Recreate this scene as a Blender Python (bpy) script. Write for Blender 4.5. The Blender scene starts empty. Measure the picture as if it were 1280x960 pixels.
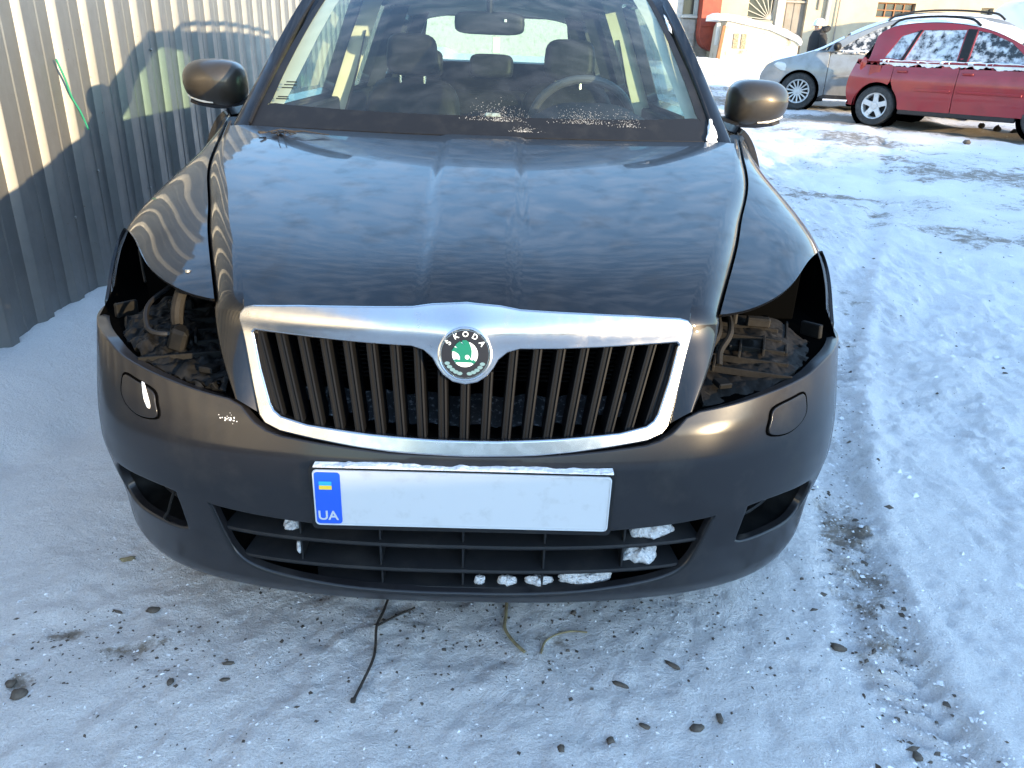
import bpy, bmesh, math, random
import numpy as np
from mathutils import Vector, Matrix
from mathutils.geometry import delaunay_2d_cdt

# ------------------------------------------------------------------ camera, sky, sun
scene = bpy.context.scene
CAM = dict(H=1.172, pitch=23.68, roll=2.22, yaw=1.41, cx=.051, cy=-1.160, f=957.)
def cam_axes():
    pi, ro, ya = (math.radians(CAM[k]) for k in ('pitch', 'roll', 'yaw'))
    fw = np.array([math.sin(ya)*math.cos(pi), math.cos(ya)*math.cos(pi), -math.sin(pi)])
    r = np.array([math.cos(ya), -math.sin(ya), 0.]); d = np.cross(fw, r)
    return fw, r*math.cos(ro)-d*math.sin(ro), r*math.sin(ro)+d*math.cos(ro)
cd = bpy.data.cameras.new('camera'); cam = bpy.data.objects.new('camera', cd)
scene.collection.objects.link(cam); scene.camera = cam
fw, rt, dn = cam_axes()
cam.matrix_world = Matrix(((rt[0], -dn[0], -fw[0], CAM['cx']), (rt[1], -dn[1], -fw[1], CAM['cy']), (rt[2], -dn[2], -fw[2], CAM['H']), (0, 0, 0, 1)))
cd.sensor_width = 36; cd.lens = 36*CAM['f']/1280; cd.clip_start = .02; cd.clip_end = 2000

SUN_EL, SUN_H = math.radians(7.5), np.array([.70, -.714])       # direction towards the sun, on plan
sun_az = math.atan2(SUN_H[0], SUN_H[1])                           # clockwise from +Y
sd = bpy.data.lights.new('sun', 'SUN'); sd.energy = 2.0; sd.angle = math.radians(.6); sd.color = (.86, .66, .40)
sun = bpy.data.objects.new('sun', sd); scene.collection.objects.link(sun)
to_sun = Vector((SUN_H[0]*math.cos(SUN_EL), SUN_H[1]*math.cos(SUN_EL), math.sin(SUN_EL)))
sun.rotation_euler = to_sun.to_track_quat('Z', 'Y').to_euler(); sun.location = to_sun*30

world = bpy.data.worlds.new('World'); scene.world = world; world.use_nodes = True
wn = world.node_tree.nodes; wl = world.node_tree.links; wn.clear()
wo = wn.new('ShaderNodeOutputWorld'); bg = wn.new('ShaderNodeBackground'); sky = wn.new('ShaderNodeTexSky')
sky.sky_type = 'NISHITA'; sky.sun_disc = False; sky.sun_elevation = SUN_EL; sky.sun_rotation = sun_az
sky.air_density = 1.0; sky.dust_density = .25; sky.ozone_density = 2.5
bg.inputs['Strength'].default_value = .15
tc = wn.new('ShaderNodeTexCoord'); sp = wn.new('ShaderNodeSeparateXYZ'); wl.new(tc.outputs['Generated'], sp.inputs[0])
zz = wn.new('ShaderNodeMath'); zz.operation = 'ADD'; zz.inputs[1].default_value = .22; wl.new(sp.outputs['Z'], zz.inputs[0])
zc = wn.new('ShaderNodeMath'); zc.operation = 'MAXIMUM'; zc.inputs[1].default_value = .05; wl.new(zz.outputs[0], zc.inputs[0])
dx = wn.new('ShaderNodeMath'); dx.operation = 'DIVIDE'; wl.new(sp.outputs['X'], dx.inputs[0]); wl.new(zc.outputs[0], dx.inputs[1])
dy = wn.new('ShaderNodeMath'); dy.operation = 'DIVIDE'; wl.new(sp.outputs['Y'], dy.inputs[0]); wl.new(zc.outputs[0], dy.inputs[1])
cb = wn.new('ShaderNodeCombineXYZ'); wl.new(dx.outputs[0], cb.inputs[0]); wl.new(dy.outputs[0], cb.inputs[1])
mp = wn.new('ShaderNodeMapping'); mp.inputs['Scale'].default_value = (1.4, 2.6, 1); mp.inputs['Rotation'].default_value = (0, 0, .12); wl.new(cb.outputs[0], mp.inputs[0])
nz = wn.new('ShaderNodeTexNoise'); nz.inputs['Scale'].default_value = 10.0; nz.inputs['Detail'].default_value = 6; nz.inputs['Roughness'].default_value = .55; nz.inputs['Distortion'].default_value = .35
wl.new(mp.outputs[0], nz.inputs['Vector'])
rp = wn.new('ShaderNodeValToRGB'); rp.color_ramp.elements[0].position = .42; rp.color_ramp.elements[1].position = .75
rp.color_ramp.elements[1].color = (.58, .58, .58, 1); wl.new(nz.outputs['Fac'], rp.inputs[0])
mx = wn.new('ShaderNodeMix'); mx.data_type = 'RGBA'; mx.inputs['B'].default_value = (1.75, 2.15, 2.85, 1)
wl.new(rp.outputs[0], mx.inputs['Factor']); wl.new(sky.outputs[0], mx.inputs['A'])
wl.new(mx.outputs['Result'], bg.inputs[0]); wl.new(bg.outputs[0], wo.inputs[0])
scene.view_settings.view_transform = 'Standard'; scene.view_settings.look = 'None'
scene.view_settings.gamma = 1; scene.view_settings.use_curve_mapping = False
scene.view_settings.exposure = 2.9
scene.render.engine = 'CYCLES'

# ------------------------------------------------------------------ materials
def mat(name, col, rough=.5, metal=0., coat=0., coat_rough=.03, noise=None, bump=None, spec=.5, emit=None):
    """procedural principled material; noise=(scale, colour2, lo, hi[, rough2]) adds a second tone, bump=(scale, strength, dist)"""
    m = bpy.data.materials.new(name); m.use_nodes = True; nt = m.node_tree; b = nt.nodes['Principled BSDF']
    b.inputs['Base Color'].default_value = (*col, 1); b.inputs['Roughness'].default_value = rough; b.inputs['Metallic'].default_value = metal
    b.inputs['Coat Weight'].default_value = coat; b.inputs['Coat Roughness'].default_value = coat_rough; b.inputs['Specular IOR Level'].default_value = spec
    t = nt.nodes.new('ShaderNodeTexCoord')
    if noise:
        n = nt.nodes.new('ShaderNodeTexNoise'); n.inputs['Scale'].default_value = noise[0]; n.inputs['Detail'].default_value = 8; n.inputs['Roughness'].default_value = .62
        nt.links.new(t.outputs['Object'], n.inputs['Vector'])
        r = nt.nodes.new('ShaderNodeValToRGB'); r.color_ramp.elements[0].position = noise[2]; r.color_ramp.elements[1].position = noise[3]
        nt.links.new(n.outputs['Fac'], r.inputs[0])
        x = nt.nodes.new('ShaderNodeMix'); x.data_type = 'RGBA'; x.inputs['A'].default_value = (*col, 1); x.inputs['B'].default_value = (*noise[1], 1)
        nt.links.new(r.outputs[0], x.inputs['Factor']); nt.links.new(x.outputs['Result'], b.inputs['Base Color'])
        if len(noise) > 4:
            q = nt.nodes.new('ShaderNodeMapRange'); q.inputs['To Min'].default_value = rough; q.inputs['To Max'].default_value = noise[4]
            nt.links.new(r.outputs[0], q.inputs['Value']); nt.links.new(q.outputs[0], b.inputs['Roughness'])
            if coat:
                q2 = nt.nodes.new('ShaderNodeMapRange'); q2.inputs['To Min'].default_value = coat; q2.inputs['To Max'].default_value = coat*.35
                nt.links.new(r.outputs[0], q2.inputs['Value']); nt.links.new(q2.outputs[0], b.inputs['Coat Weight'])
    if bump:
        n2 = nt.nodes.new('ShaderNodeTexNoise'); n2.inputs['Scale'].default_value = bump[0]; n2.inputs['Detail'].default_value = 6
        nt.links.new(t.outputs['Object'], n2.inputs['Vector'])
        bp = nt.nodes.new('ShaderNodeBump'); bp.inputs['Strength'].default_value = bump[1]; bp.inputs['Distance'].default_value = bump[2]
        nt.links.new(n2.outputs['Fac'], bp.inputs['Height']); nt.links.new(bp.outputs[0], b.inputs['Normal'])
    return m
def glass(name, tint, gloss=.045, film=.03):
    m = bpy.data.materials.new(name); m.use_nodes = True; nt = m.node_tree; nt.nodes.clear()
    o = nt.nodes.new('ShaderNodeOutputMaterial'); tr = nt.nodes.new('ShaderNodeBsdfTransparent'); tr.inputs[0].default_value = (*tint, 1)
    g = nt.nodes.new('ShaderNodeBsdfGlossy'); g.inputs['Roughness'].default_value = .02; lw = nt.nodes.new('ShaderNodeLayerWeight'); lw.inputs['Blend'].default_value = .5; fr = nt.nodes.new('ShaderNodeMath'); fr.operation = 'POWER'; fr.inputs[1].default_value = 4.; nt.links.new(lw.outputs['Facing'], fr.inputs[0])
    mr = nt.nodes.new('ShaderNodeMapRange'); mr.inputs['To Min'].default_value = gloss; mr.inputs['To Max'].default_value = 1.0
    df = nt.nodes.new('ShaderNodeBsdfDiffuse'); df.inputs[0].default_value = (.55, .60, .60, 1); x0 = nt.nodes.new('ShaderNodeMixShader'); x0.inputs[0].default_value = film; nt.links.new(tr.outputs[0], x0.inputs[1]); nt.links.new(df.outputs[0], x0.inputs[2])
    x = nt.nodes.new('ShaderNodeMixShader'); nt.links.new(fr.outputs[0], mr.inputs['Value']); nt.links.new(mr.outputs[0], x.inputs[0])
    nt.links.new(x0.outputs[0], x.inputs[1]); nt.links.new(g.outputs[0], x.inputs[2]); nt.links.new(x.outputs[0], o.inputs[0])
    return m
MT = {
 'paint': mat('dark grey paint', (.020, .019, .0195), .40, .92, .72, .03, noise=(13, (.046, .042, .039), .50, .90, .6), spec=.1),
 'bumper': mat('dusty dark grey bumper paint', (.021, .020, .022), .5, .5, .62, .15, spec=.1, noise=(11, (.052, .049, .046), .50, .86, .7), bump=(900, .04, .0006)),
 'black': mat('black plastic', (.008, .008, .009), .55, noise=(18, (.02, .0195, .019), .5, .8), spec=.3),
 'lowblack': mat('weathered black plastic', (.010, .0105, .012), .6, spec=.3, noise=(14, (.026, .025, .024), .48, .8), bump=(700, .05, .0005)),
 'slat': mat('satin grey grille plastic', (.0042, .0044, .0052), .5, .0, .0, .2, spec=.14),
 'mircap': mat('satin sun-warmed grey mirror cover', (.055, .047, .038), .42, .55, .40, .12, noise=(12, (.07, .06, .048), .45, .8), spec=.2),  # grey covers tinted bronze: warm sunlight put into their colour
 'bay': mat('shade-darkened black plastic', (.006, .006, .006), .55, noise=(25, (.014, .013, .012), .45, .7), spec=.15),  # black plastic darkened further, shade of the left bay put into its colour
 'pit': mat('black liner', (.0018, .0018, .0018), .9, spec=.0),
 'dusty': mat('dusty engine bay plastic', (.012, .011, .010), .65, spec=.15, noise=(22, (.024, .021, .018), .42, .74), bump=(160, .3, .002)),
 'chrome': mat('brushed chrome', (.50, .50, .51), .2, 1., noise=(40, (.41, .41, .43), .45, .8, .32)),
 'ring': mat('steel ring', (.62, .62, .62), .22, 1.),
 'rubber': mat('tyre rubber', (.022, .022, .022), .75, noise=(20, (.06, .058, .055), .45, .75)),
 'alloy': mat('alloy wheel', (.55, .55, .54), .4, .25, noise=(12, (.35, .34, .32), .5, .8)),
 'trim': mat('cream trim', (.52, .48, .36), .7),
 'seat': mat('dark leather', (.010, .0095, .0095), .5, noise=(30, (.016, .015, .0145), .4, .7), bump=(120, .2, .002), spec=.15),
 'dash': mat('dashboard plastic', (.014, .015, .017), .7, bump=(400, .15, .001), spec=.2),
 'white': mat('plate white', (.56, .57, .575), .5, noise=(30, (.44, .44, .43), .55, .85)),
 'blue': mat('plate blue', (.012, .10, .62), .4), 'flagblue': mat('flag blue', (.03, .38, .72), .4), 'flagyellow': mat('flag yellow', (.80, .55, .04), .4),
 'badgewhite': mat('badge white', (.72, .78, .78), .3), 'badgegreen': mat('badge green', (.004, .12, .075), .35, spec=.3), 'badgeblack': mat('badge black', (.010, .010, .014), .4, spec=.25),
 'badgegrey': mat('badge pewter', (.16, .24, .24), .35, .5),
 'snow': mat('snow', (.90, .90, .90), .8, bump=(70, 1., .012)),
 'oldsnow': mat('packed grainy snow', (.74, .73, .72), .85, noise=(90, (.50, .49, .48), .45, .75), bump=(140, 1., .012)), 'wheelgrey': mat('grey leather rim', (.06, .06, .062), .5),
 'glassf': glass('windscreen glass', (.76, .87, .85), .05, .018), 'glass': glass('tinted glass', (.62, .82, .74), .05, .015),
 'indicator': mat('clear indicator lens', (.62, .60, .55), .2, coat=.6),
 'mirrorglass': mat('mirror glass', (.85, .85, .85), .03, 1.),
 'steel': mat('steel', (.4, .39, .37), .35, .9), 'brass': mat('rusty bolt', (.30, .17, .08), .55, .5),
 'twig': mat('dark bark', (.035, .027, .021), .8, bump=(200, .5, .003)), 'leaf': mat('dry leaf', (.30, .25, .13), .8, noise=(60, (.13, .09, .05), .4, .7)),
 'soil': mat('wet soil', (.07, .055, .042), .85, noise=(60, (.14, .115, .09), .4, .7)),
}
# ------------------------------------------------------------------ mesh helpers
C = scene.collection
def link(o, parent=None):
    C.objects.link(o)
    if parent is not None: o.parent = parent
    return o
def mk(name, V, Fc, m, parent=None, smooth=True, normals=None, auto=None):
    me = bpy.data.meshes.new(name); me.from_pydata([tuple(map(float, v)) for v in V], [], Fc); me.validate(verbose=False)
    if isinstance(m, str): m = MT[m]
    me.materials.append(m)
    if smooth: me.polygons.foreach_set('use_smooth', [True]*len(me.polygons))
    if normals is not None: me.normals_split_custom_set_from_vertices([tuple(map(float, n)) for n in normals])
    elif auto: me.set_sharp_from_angle(angle=math.radians(auto))
    me.update(); return link(bpy.data.objects.new(name, me), parent)
def thing(name, label, cat, loc=(0, 0, 0), rz=0, group=None):
    o = link(bpy.data.objects.new(name, None)); o.location = loc; o.rotation_euler = (0, 0, rz); o.empty_display_size = .1
    return tag(o, label, cat, group)
def tag(o, label=None, cat=None, group=None, kind=None):
    for k, v in (('label', label), ('category', cat), ('group', group), ('kind', kind)):
        if v: o[k] = v
    return o
class MB:
    def __init__(s): s.V = []; s.F = []
    def add(s, V, Fc):
        n = len(s.V); s.V += [tuple(v) for v in V]; s.F += [tuple(i+n for i in f) for f in Fc]; return s
    def box(s, c, size, b=.004, M=None):
        """chamfered box"""
        h = [max(x/2, 1e-4) for x in size]; b = min(b, *(x*.45 for x in h)); V = []; idx = {}
        for sx in (-1, 1):
            for sy in (-1, 1):
                for sz in (-1, 1):
                    for a in range(3):
                        p = [sx*(h[0]-b), sy*(h[1]-b), sz*(h[2]-b)]; p[a] = (sx, sy, sz)[a]*h[a]
                        idx[(sx, sy, sz, a)] = len(V); V.append(p)
        Fc = []
        for a in range(3):
            o = [k for k in range(3) if k != a]
            for sg in (-1, 1):
                q = []
                for (i, j) in ((-1, -1), (1, -1), (1, 1), (-1, 1)):
                    k = [0, 0, 0]; k[a] = sg; k[o[0]] = i; k[o[1]] = j; q.append(idx[(*k, a)])
                fl = (sg > 0) ^ (a == 1); Fc.append(tuple(q if fl else q[::-1]))
        for a in range(3):                                   # edges along axis a
            o = [k for k in range(3) if k != a]
            for i in (-1, 1):
                for j in (-1, 1):
                    k0 = [0, 0, 0]; k1 = [0, 0, 0]; k0[a] = -1; k1[a] = 1
                    for k in (k0, k1): k[o[0]] = i; k[o[1]] = j
                    Fc.append((idx[(*k0, o[0])], idx[(*k1, o[0])], idx[(*k1, o[1])], idx[(*k0, o[1])]))
        for sx in (-1, 1):
            for sy in (-1, 1):
                for sz in (-1, 1): Fc.append(tuple(idx[(sx, sy, sz, a)] for a in range(3)))
        if M is not None: V = [tuple(M @ Vector(v)) for v in V]
        V = [(v[0]+c[0], v[1]+c[1], v[2]+c[2]) for v in V]
        return s.add(V, Fc)
    def tube(s, P, r, n=8, cap=True):
        P = [Vector(p) for p in P]; R = r if isinstance(r, (list, tuple)) else [r]*len(P); V = []; Fc = []
        t0 = None; up = None
        for i, p in enumerate(P):
            t = (P[min(i+1, len(P)-1)]-P[max(i-1, 0)]).normalized()
            if up is None: up = t.orthogonal().normalized()
            up = (up-t*up.dot(t)).normalized(); w = t.cross(up)
            for k in range(n):
                a = 2*math.pi*k/n; V.append(p+(up*math.cos(a)+w*math.sin(a))*R[i])
        for i in range(len(P)-1):
            for k in range(n): Fc.append((i*n+k, i*n+(k+1) % n, (i+1)*n+(k+1) % n, (i+1)*n+k))
        if cap: Fc.append(tuple(range(n))[::-1]); Fc.append(tuple((len(P)-1)*n+k for k in range(n)))
        return s.add(V, Fc)
    def loft(s, rings, cap=(True, True), closed=True):
        n = len(rings[0]); V = [p for r in rings for p in r]; Fc = []
        for i in range(len(rings)-1):
            for k in range(n if closed else n-1): Fc.append((i*n+k, i*n+(k+1) % n, (i+1)*n+(k+1) % n, (i+1)*n+k))
        if cap[0]: Fc.append(tuple(range(n))[::-1])
        if cap[1]: Fc.append(tuple((len(rings)-1)*n+k for k in range(n)))
        return s.add(V, Fc)
    def lathe(s, prof, c, M=None, n=40, cap=True):
        """profile [(r, h)] turned about local z"""
        rings = []
        for r, h in prof:
            ring = []
            for k in range(n):
                a = 2*math.pi*k/n; v = Vector((r*math.cos(a), r*math.sin(a), h))
                if M is not None: v = M @ v
                ring.append((v[0]+c[0], v[1]+c[1], v[2]+c[2]))
            rings.append(ring)
        return s.loft(rings, (cap, cap))
    def prism(s, poly, depth, f):
        """2-D outline mapped by f(x, y, d) with d = 0 and depth"""
        return s.loft([[f(x, y, 0) for x, y in poly], [f(x, y, depth) for x, y in poly]])
    def build(s, name, m, parent=None, smooth=True, auto=35, fix=True):
        me = bpy.data.meshes.new(name); bm = bmesh.new()
        vs = [bm.verts.new(v) for v in s.V]
        for f in s.F:
            try: bm.faces.new([vs[i] for i in f])
            except ValueError: pass
        if fix: bmesh.ops.recalc_face_normals(bm, faces=bm.faces)
        bm.to_mesh(me); bm.free()
        me.materials.append(MT[m] if isinstance(m, str) else m)
        if smooth: me.polygons.foreach_set('use_smooth', [True]*len(me.polygons)); me.set_sharp_from_angle(angle=math.radians(auto))
        return link(bpy.data.objects.new(name, me), parent)
def inside(P, poly):
    x, y = P[:, 0], P[:, 1]; r = np.zeros(len(P), bool); q = np.asarray(poly); j = len(q)-1
    for i in range(len(q)):
        with np.errstate(divide='ignore', invalid='ignore'):
            c = ((q[i, 1] > y) != (q[j, 1] > y)) & (x < (q[j, 0]-q[i, 0])*(y-q[i, 1])/(q[j, 1]-q[i, 1]+1e-15)+q[i, 0])
        r ^= c; j = i
    return r
def resample(poly, st):
    out = []
    for i in range(len(poly)):
        a = np.array(poly[i], float); b = np.array(poly[(i+1) % len(poly)], float); n = max(1, int(math.ceil(np.max(np.abs(b-a)/st))))
        for k in range(n): out.append(a+(b-a)*k/n)
    return np.array(out)
def smooth_poly(pts, n=6, closed=False):
    """Catmull-Rom through points"""
    P = [np.array(p, float) for p in pts]; out = []; L = len(P)
    for i in range(L if closed else L-1):
        p1, p2 = P[i], P[(i+1) % L]; p0 = P[i-1] if (closed or i > 0) else 2*p1-p2; p3 = P[(i+2) % L] if (closed or i+2 < L) else 2*p2-p1
        for k in range(n):
            t = k/n; out.append(.5*(2*p1+(p2-p0)*t+(2*p0-5*p1+4*p2-p3)*t*t+(3*p1-p0-3*p2+p3)*t**3))
    if not closed: out.append(P[-1])
    return out
def panel(name, S, poly, holes=(), st=(.02, .02), m='paint', parent=None, flip=False, r=.004, depth=.012, hole_depth=None, build=True, hole_r=None):
    """sheet-metal panel: outline (and holes) in a chart mapped to space by S(a, b), with rolled edges"""
    st = np.array(st, float); loops = [resample(poly, st)]+[resample(h, st) for h in holes]
    lo = loops[0].min(0); hi = loops[0].max(0)
    gx, gy = np.meshgrid(np.arange(lo[0]+st[0]/2, hi[0], st[0]), np.arange(lo[1]+st[1]/2, hi[1], st[1])); G = np.stack([gx.ravel(), gy.ravel()], 1)
    ok = inside(G, loops[0])
    for h in loops[1:]: ok &= ~inside(G, h)
    B = np.concatenate(loops)
    if ok.any():
        G = G[ok]; d = np.min(np.max(np.abs((G[:, None]-B[None])/st), 2), 1); G = G[d > .45]
    else: G = np.zeros((0, 2))
    pts = np.concatenate([B, G]); ed = []; k = 0
    for l in loops: ed += [(k+i, k+(i+1) % len(l)) for i in range(len(l))]; k += len(l)
    sc = 1/st
    vo, eo, fo, ov, oe, of = delaunay_2d_cdt([Vector((p[0]*sc[0], p[1]*sc[1])) for p in pts], ed, [], 0, 1e-6)
    Q = np.array([(v[0]/sc[0], v[1]/sc[1]) for v in vo]); T = np.array([f for f in fo if len(f) == 3]); cen = Q[T].mean(1); k2 = inside(cen, loops[0])
    for h in loops[1:]: k2 &= ~inside(cen, h)
    T = T[k2]; e = 1e-4
    def nrm(a, b):
        n = np.cross(S(a+e, b)-S(a-e, b), S(a, b+e)-S(a, b-e)); l = np.linalg.norm(n); n = n/l if l > 0 else np.array([0, 0, 1.])
        return -n if flip else n
    V = [S(*q) for q in Q]; N = [nrm(*q) for q in Q]; Fc = []
    for t in T:
        a, b, c = (V[i] for i in t); n = np.cross(b-a, c-a); Fc.append(tuple(t) if n @ N[t[0]] >= 0 else tuple(t[::-1]))
    for li, l in enumerate(loops):
        P = [S(*q) for q in l]; NN = [nrm(*q) for q in l]; n = len(P); area = sum(l[i][0]*l[(i+1) % n][1]-l[(i+1) % n][0]*l[i][1] for i in range(n))
        rr = r if li == 0 or hole_r is None else hole_r; dd = depth if li == 0 or hole_depth is None else hole_depth
        rows = []
        for i in range(n):
            t = P[(i+1) % n]-P[i-1]; t = t/(np.linalg.norm(t)+1e-12); o = np.cross(t, NN[i]); o = o/(np.linalg.norm(o)+1e-12)
            tc_ = (l[(i+1) % n]-l[i-1]); oc = np.array([tc_[1], -tc_[0]])*(1 if area > 0 else -1)*(1 if li == 0 else -1)
            dS = (S(l[i][0]+oc[0]*.01, l[i][1]+oc[1]*.01)-P[i])
            if dS @ o < 0: o = -o
            rw = []
            for an in (0, .6, 1.2, math.pi/2): rw.append((P[i]+o*rr*math.sin(an)-NN[i]*rr*(1-math.cos(an)), NN[i]*math.cos(an)+o*math.sin(an)))
            rw.append((rw[-1][0]-NN[i]*dd, o)); rows.append(rw)
        b0 = len(V); K = len(rows[0])
        for rw in rows:
            for p, q in rw: V.append(p); N.append(q)
        for i in range(n):
            j = (i+1) % n
            for k in range(K-1):
                f = (b0+i*K+k, b0+j*K+k, b0+j*K+k+1, b0+i*K+k+1); a, b, c = V[f[0]], V[f[1]], V[f[2]]
                if np.linalg.norm(V[f[0]]-V[f[1]]) < 1e-9: continue
                Fc.append(f if np.cross(b-a, c-a) @ (N[f[0]]+N[f[2]]) >= 0 else f[::-1])
    if not build: return V, Fc, N
    return mk(name, V, Fc, m, parent, True, N)
def grid_mesh(rows, flip=False, off=0):
    n = len(rows[0]); V = [p for r in rows for p in r]; Fc = []
    for i in range(len(rows)-1):
        for k in range(n-1):
            f = (i*n+k, i*n+k+1, (i+1)*n+k+1, (i+1)*n+k); Fc.append(tuple(x+off for x in (f[::-1] if flip else f)))
    return V, Fc
def text_mesh(txt, size, name, m, parent, M, depth=.0006, ext=None):
    """built-in font turned into a mesh and placed by matrix M (x right, y up, z out)"""
    cu = bpy.data.curves.new('t', 'FONT'); cu.body = txt; cu.size = size; cu.extrude = depth; cu.align_x = 'CENTER'; cu.align_y = 'CENTER'
    if ext: cu.offset = ext
    o = bpy.data.objects.new('t', cu); C.objects.link(o); dg = bpy.context.evaluated_depsgraph_get(); me = bpy.data.meshes.new_from_object(o.evaluated_get(dg))
    bpy.data.objects.remove(o); me.transform(M); me.materials.clear(); me.materials.append(MT[m] if isinstance(m, str) else m)
    me.name = name; return link(bpy.data.objects.new(name, me), parent)
_rng = np.random.default_rng(7); _lat = _rng.random((256, 256))
def vnoise(x, y):
    xi = np.floor(x).astype(int); yi = np.floor(y).astype(int); fx = x-xi; fy = y-yi; fx = fx*fx*(3-2*fx); fy = fy*fy*(3-2*fy); g = lambda a, b: _lat[a % 256, b % 256]
    return (g(xi, yi)*(1-fx)+g(xi+1, yi)*fx)*(1-fy)+(g(xi, yi+1)*(1-fx)+g(xi+1, yi+1)*fx)*fy
def fbm(x, y, o=4, s=0):
    v = 0; a = .5
    for k in range(o): v = v+a*(vnoise(x*2**k+17.3*k+s, y*2**k+9.1*k+s)-.5); a *= .5
    return v
def cubic(xs, ys):
    xs = np.array(xs, float); ys = np.array(ys, float); n = len(xs); h = np.diff(xs); A_ = np.zeros((n, n)); b = np.zeros((n,)+ys.shape[1:]); A_[0, 0] = A_[-1, -1] = 1
    for i in range(1, n-1):
        A_[i, i-1] = h[i-1]; A_[i, i] = 2*(h[i-1]+h[i]); A_[i, i+1] = h[i]; b[i] = 6*((ys[i+1]-ys[i])/h[i]-(ys[i]-ys[i-1])/h[i-1])
    Mm = np.linalg.solve(A_, b)
    def f(x):
        i = int(np.clip(np.searchsorted(xs, x)-1, 0, n-2)); t = x-xs[i]; H = h[i]
        return ys[i]+t*((ys[i+1]-ys[i])/H-H*(2*Mm[i]+Mm[i+1])/6)+t*t*Mm[i]/2+t**3*(Mm[i+1]-Mm[i])/(6*H)
    return f
def lin(xs, ys): return lambda x: float(np.interp(x, xs, ys))
def sstep(x): x = np.clip(x, 0, 1); return x*x*(3-2*x)
# ------------------------------------------------------------------ snow ground
FENCE_X = -1.70
def track_d(x, y):
    """signed distance across the tyre rut on the right of the car"""
    cx = np.interp(y, [-2, .1, .45, .86, 1.18, 1.7, 3.0, 5.0, 9, 15], [.80, .91, .98, 1.10, 1.23, 1.43, 2.05, 3.1, 5.0, 7.5]); return x-cx
def base_z(x, y):
    return np.interp(y, [-60, 1.5, 13.9, 17.0, 21.5, 24, 80], [0, 0, .31, .36, .95, 1.0, 1.0])
def ground_z(x, y):
    x = np.asarray(x, float); y = np.asarray(y, float); z = base_z(x, y)
    bank = sstep((x-(-1.18))/(FENCE_X+1.18))
    z = z+bank*(.14+.05*fbm(x*1.3, y*1.3, 3, 3))*np.interp(y, [-2, .6, 1.6], [.6, .9, 1])
    far = np.interp(x, [.9, 2.0], [.25, 1])
    z = z+.06*far*fbm(x*.9, y*.9, 3, 5)+.085*far*fbm(x*2.9+y*.8, y*2.6, 3, 8)+(.010+.045*far)*np.interp(x, [-1.25, -.95], [.6, 1])*fbm(x*6.3, y*6.3, 4, 11)+.05*far*np.abs(fbm(x*11, y*9, 3, 51))+(.010+.016*far)*np.interp(x, [-1.25, -.95], [.35, 1])*fbm(x*27, y*27, 3, 21)*np.clip(1.1+3*fbm(x*4, y*4, 2, 91), .3, 2)+.006*np.maximum(0, fbm(x*55, y*55, 2, 23))+.018*far*np.minimum(0, fbm(x*5.5, y*4.2, 3, 77)-.02)*4*np.clip(fbm(x*.8, y*.8, 2, 15)*3+.6, 0, 1)
    t = track_d(x, y); rut = np.exp(-(t/.085)**4); wob = fbm(x*9, y*9, 3, 31)
    z = z-.026*rut+rut*(.075*np.maximum(0, wob)+.03*np.maximum(0, fbm(x*22, y*22, 2, 33))+.010*np.sin((y+.45*np.abs(t)*np.sign(np.sin(t*70)))*135)*np.clip(fbm(x*4, y*4, 2, 71)*5+.55, 0, 1)*np.interp(y, [-.4, 1.6, 2.6], [1, 1, 0]))+.013*np.exp(-((t-.125-.02*fbm(x*4, y*4, 2, 2))/.035)**2)
    for off, w in ((1.25, .10), (2.6, .09)):                       # two fainter ruts further right
        t2 = t-off*(1+.12*np.maximum(0, y)); r2 = np.exp(-(t2/(w*(1+.05*np.maximum(0, y))))**4); z = z-.018*r2+.03*r2*np.maximum(0, fbm(x*6, y*6, 3, 41))
    for fx, fy, fr in ((-1.28, 1.05, .075), (-1.36, .82, .07), (-1.2, 1.42, .06)):    # footprints pressed into the bank
        z = z-.035*np.exp(-(((x-fx)/fr)**2+((y-fy)/(fr*1.5))**2))
    for fx, fy, fr in ((2.1, 2.0, .10), (2.35, 2.7, .1), (1.95, 1.25, .09), (2.55, 3.5, .12), (1.75, .75, .08), (1.62, 1.5, .08)):
        z = z-.02*np.exp(-((((x-fx)*.8+(y-fy)*.6)/(fr*1.5))**2+(((x-fx)*.6-(y-fy)*.8)/(fr*.7))**2)*1.5)
    return z
def axis(a, b, fine, lo, hi, grow=1.09):
    v = list(np.arange(a, b+1e-9, fine)); s = fine
    while v[-1] < hi: s *= grow; v.append(v[-1]+s)
    s = fine
    while v[0] > lo: s *= grow; v.insert(0, v[0]-s)
    return np.array(v)
gxs = axis(-1.85, 2.6, .0088, -300, 300, 1.06); gys = axis(-.36, 1.9, .0088, -200, 400, 1.03)
GX, GY = np.meshgrid(gxs, gys); GZ = ground_z(GX, GY)
# bare, dirty and trodden places (their own outline, independent of light)
def blob(cx, cy, rx, ry, a=0):
    c, s = math.cos(a), math.sin(a); u = (GX-cx)*c+(GY-cy)*s; v = -(GX-cx)*s+(GY-cy)*c; return np.exp(-((u/rx)**2+(v/ry)**2))
tt = track_d(GX, GY)
dirt = .60*np.exp(-(tt/.085)**4)*np.interp(GY, [-.3, .1, .9, 1.8, 4], [.4, 1, 1, .7, .25])*(.75+1.2*fbm(GX*3, GY*3, 2, 4))
dirt = dirt+.95*blob(-.84, .125, .062, .026, .35)+.62*blob(-.69, .09, .06, .022, .2)+.5*blob(-.86, -.02, .05, .04)+.35*blob(-.72, .05, .16, .05, .3)
dirt = dirt+.34*blob(0, .55, .95, .42)+.30*blob(.1, .12, .28, .14)+.2*blob(.45, 0, .4, .2)
mid = sstep((GX-1.3)/.8)*sstep((GY-1.0)/1.5)
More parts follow.
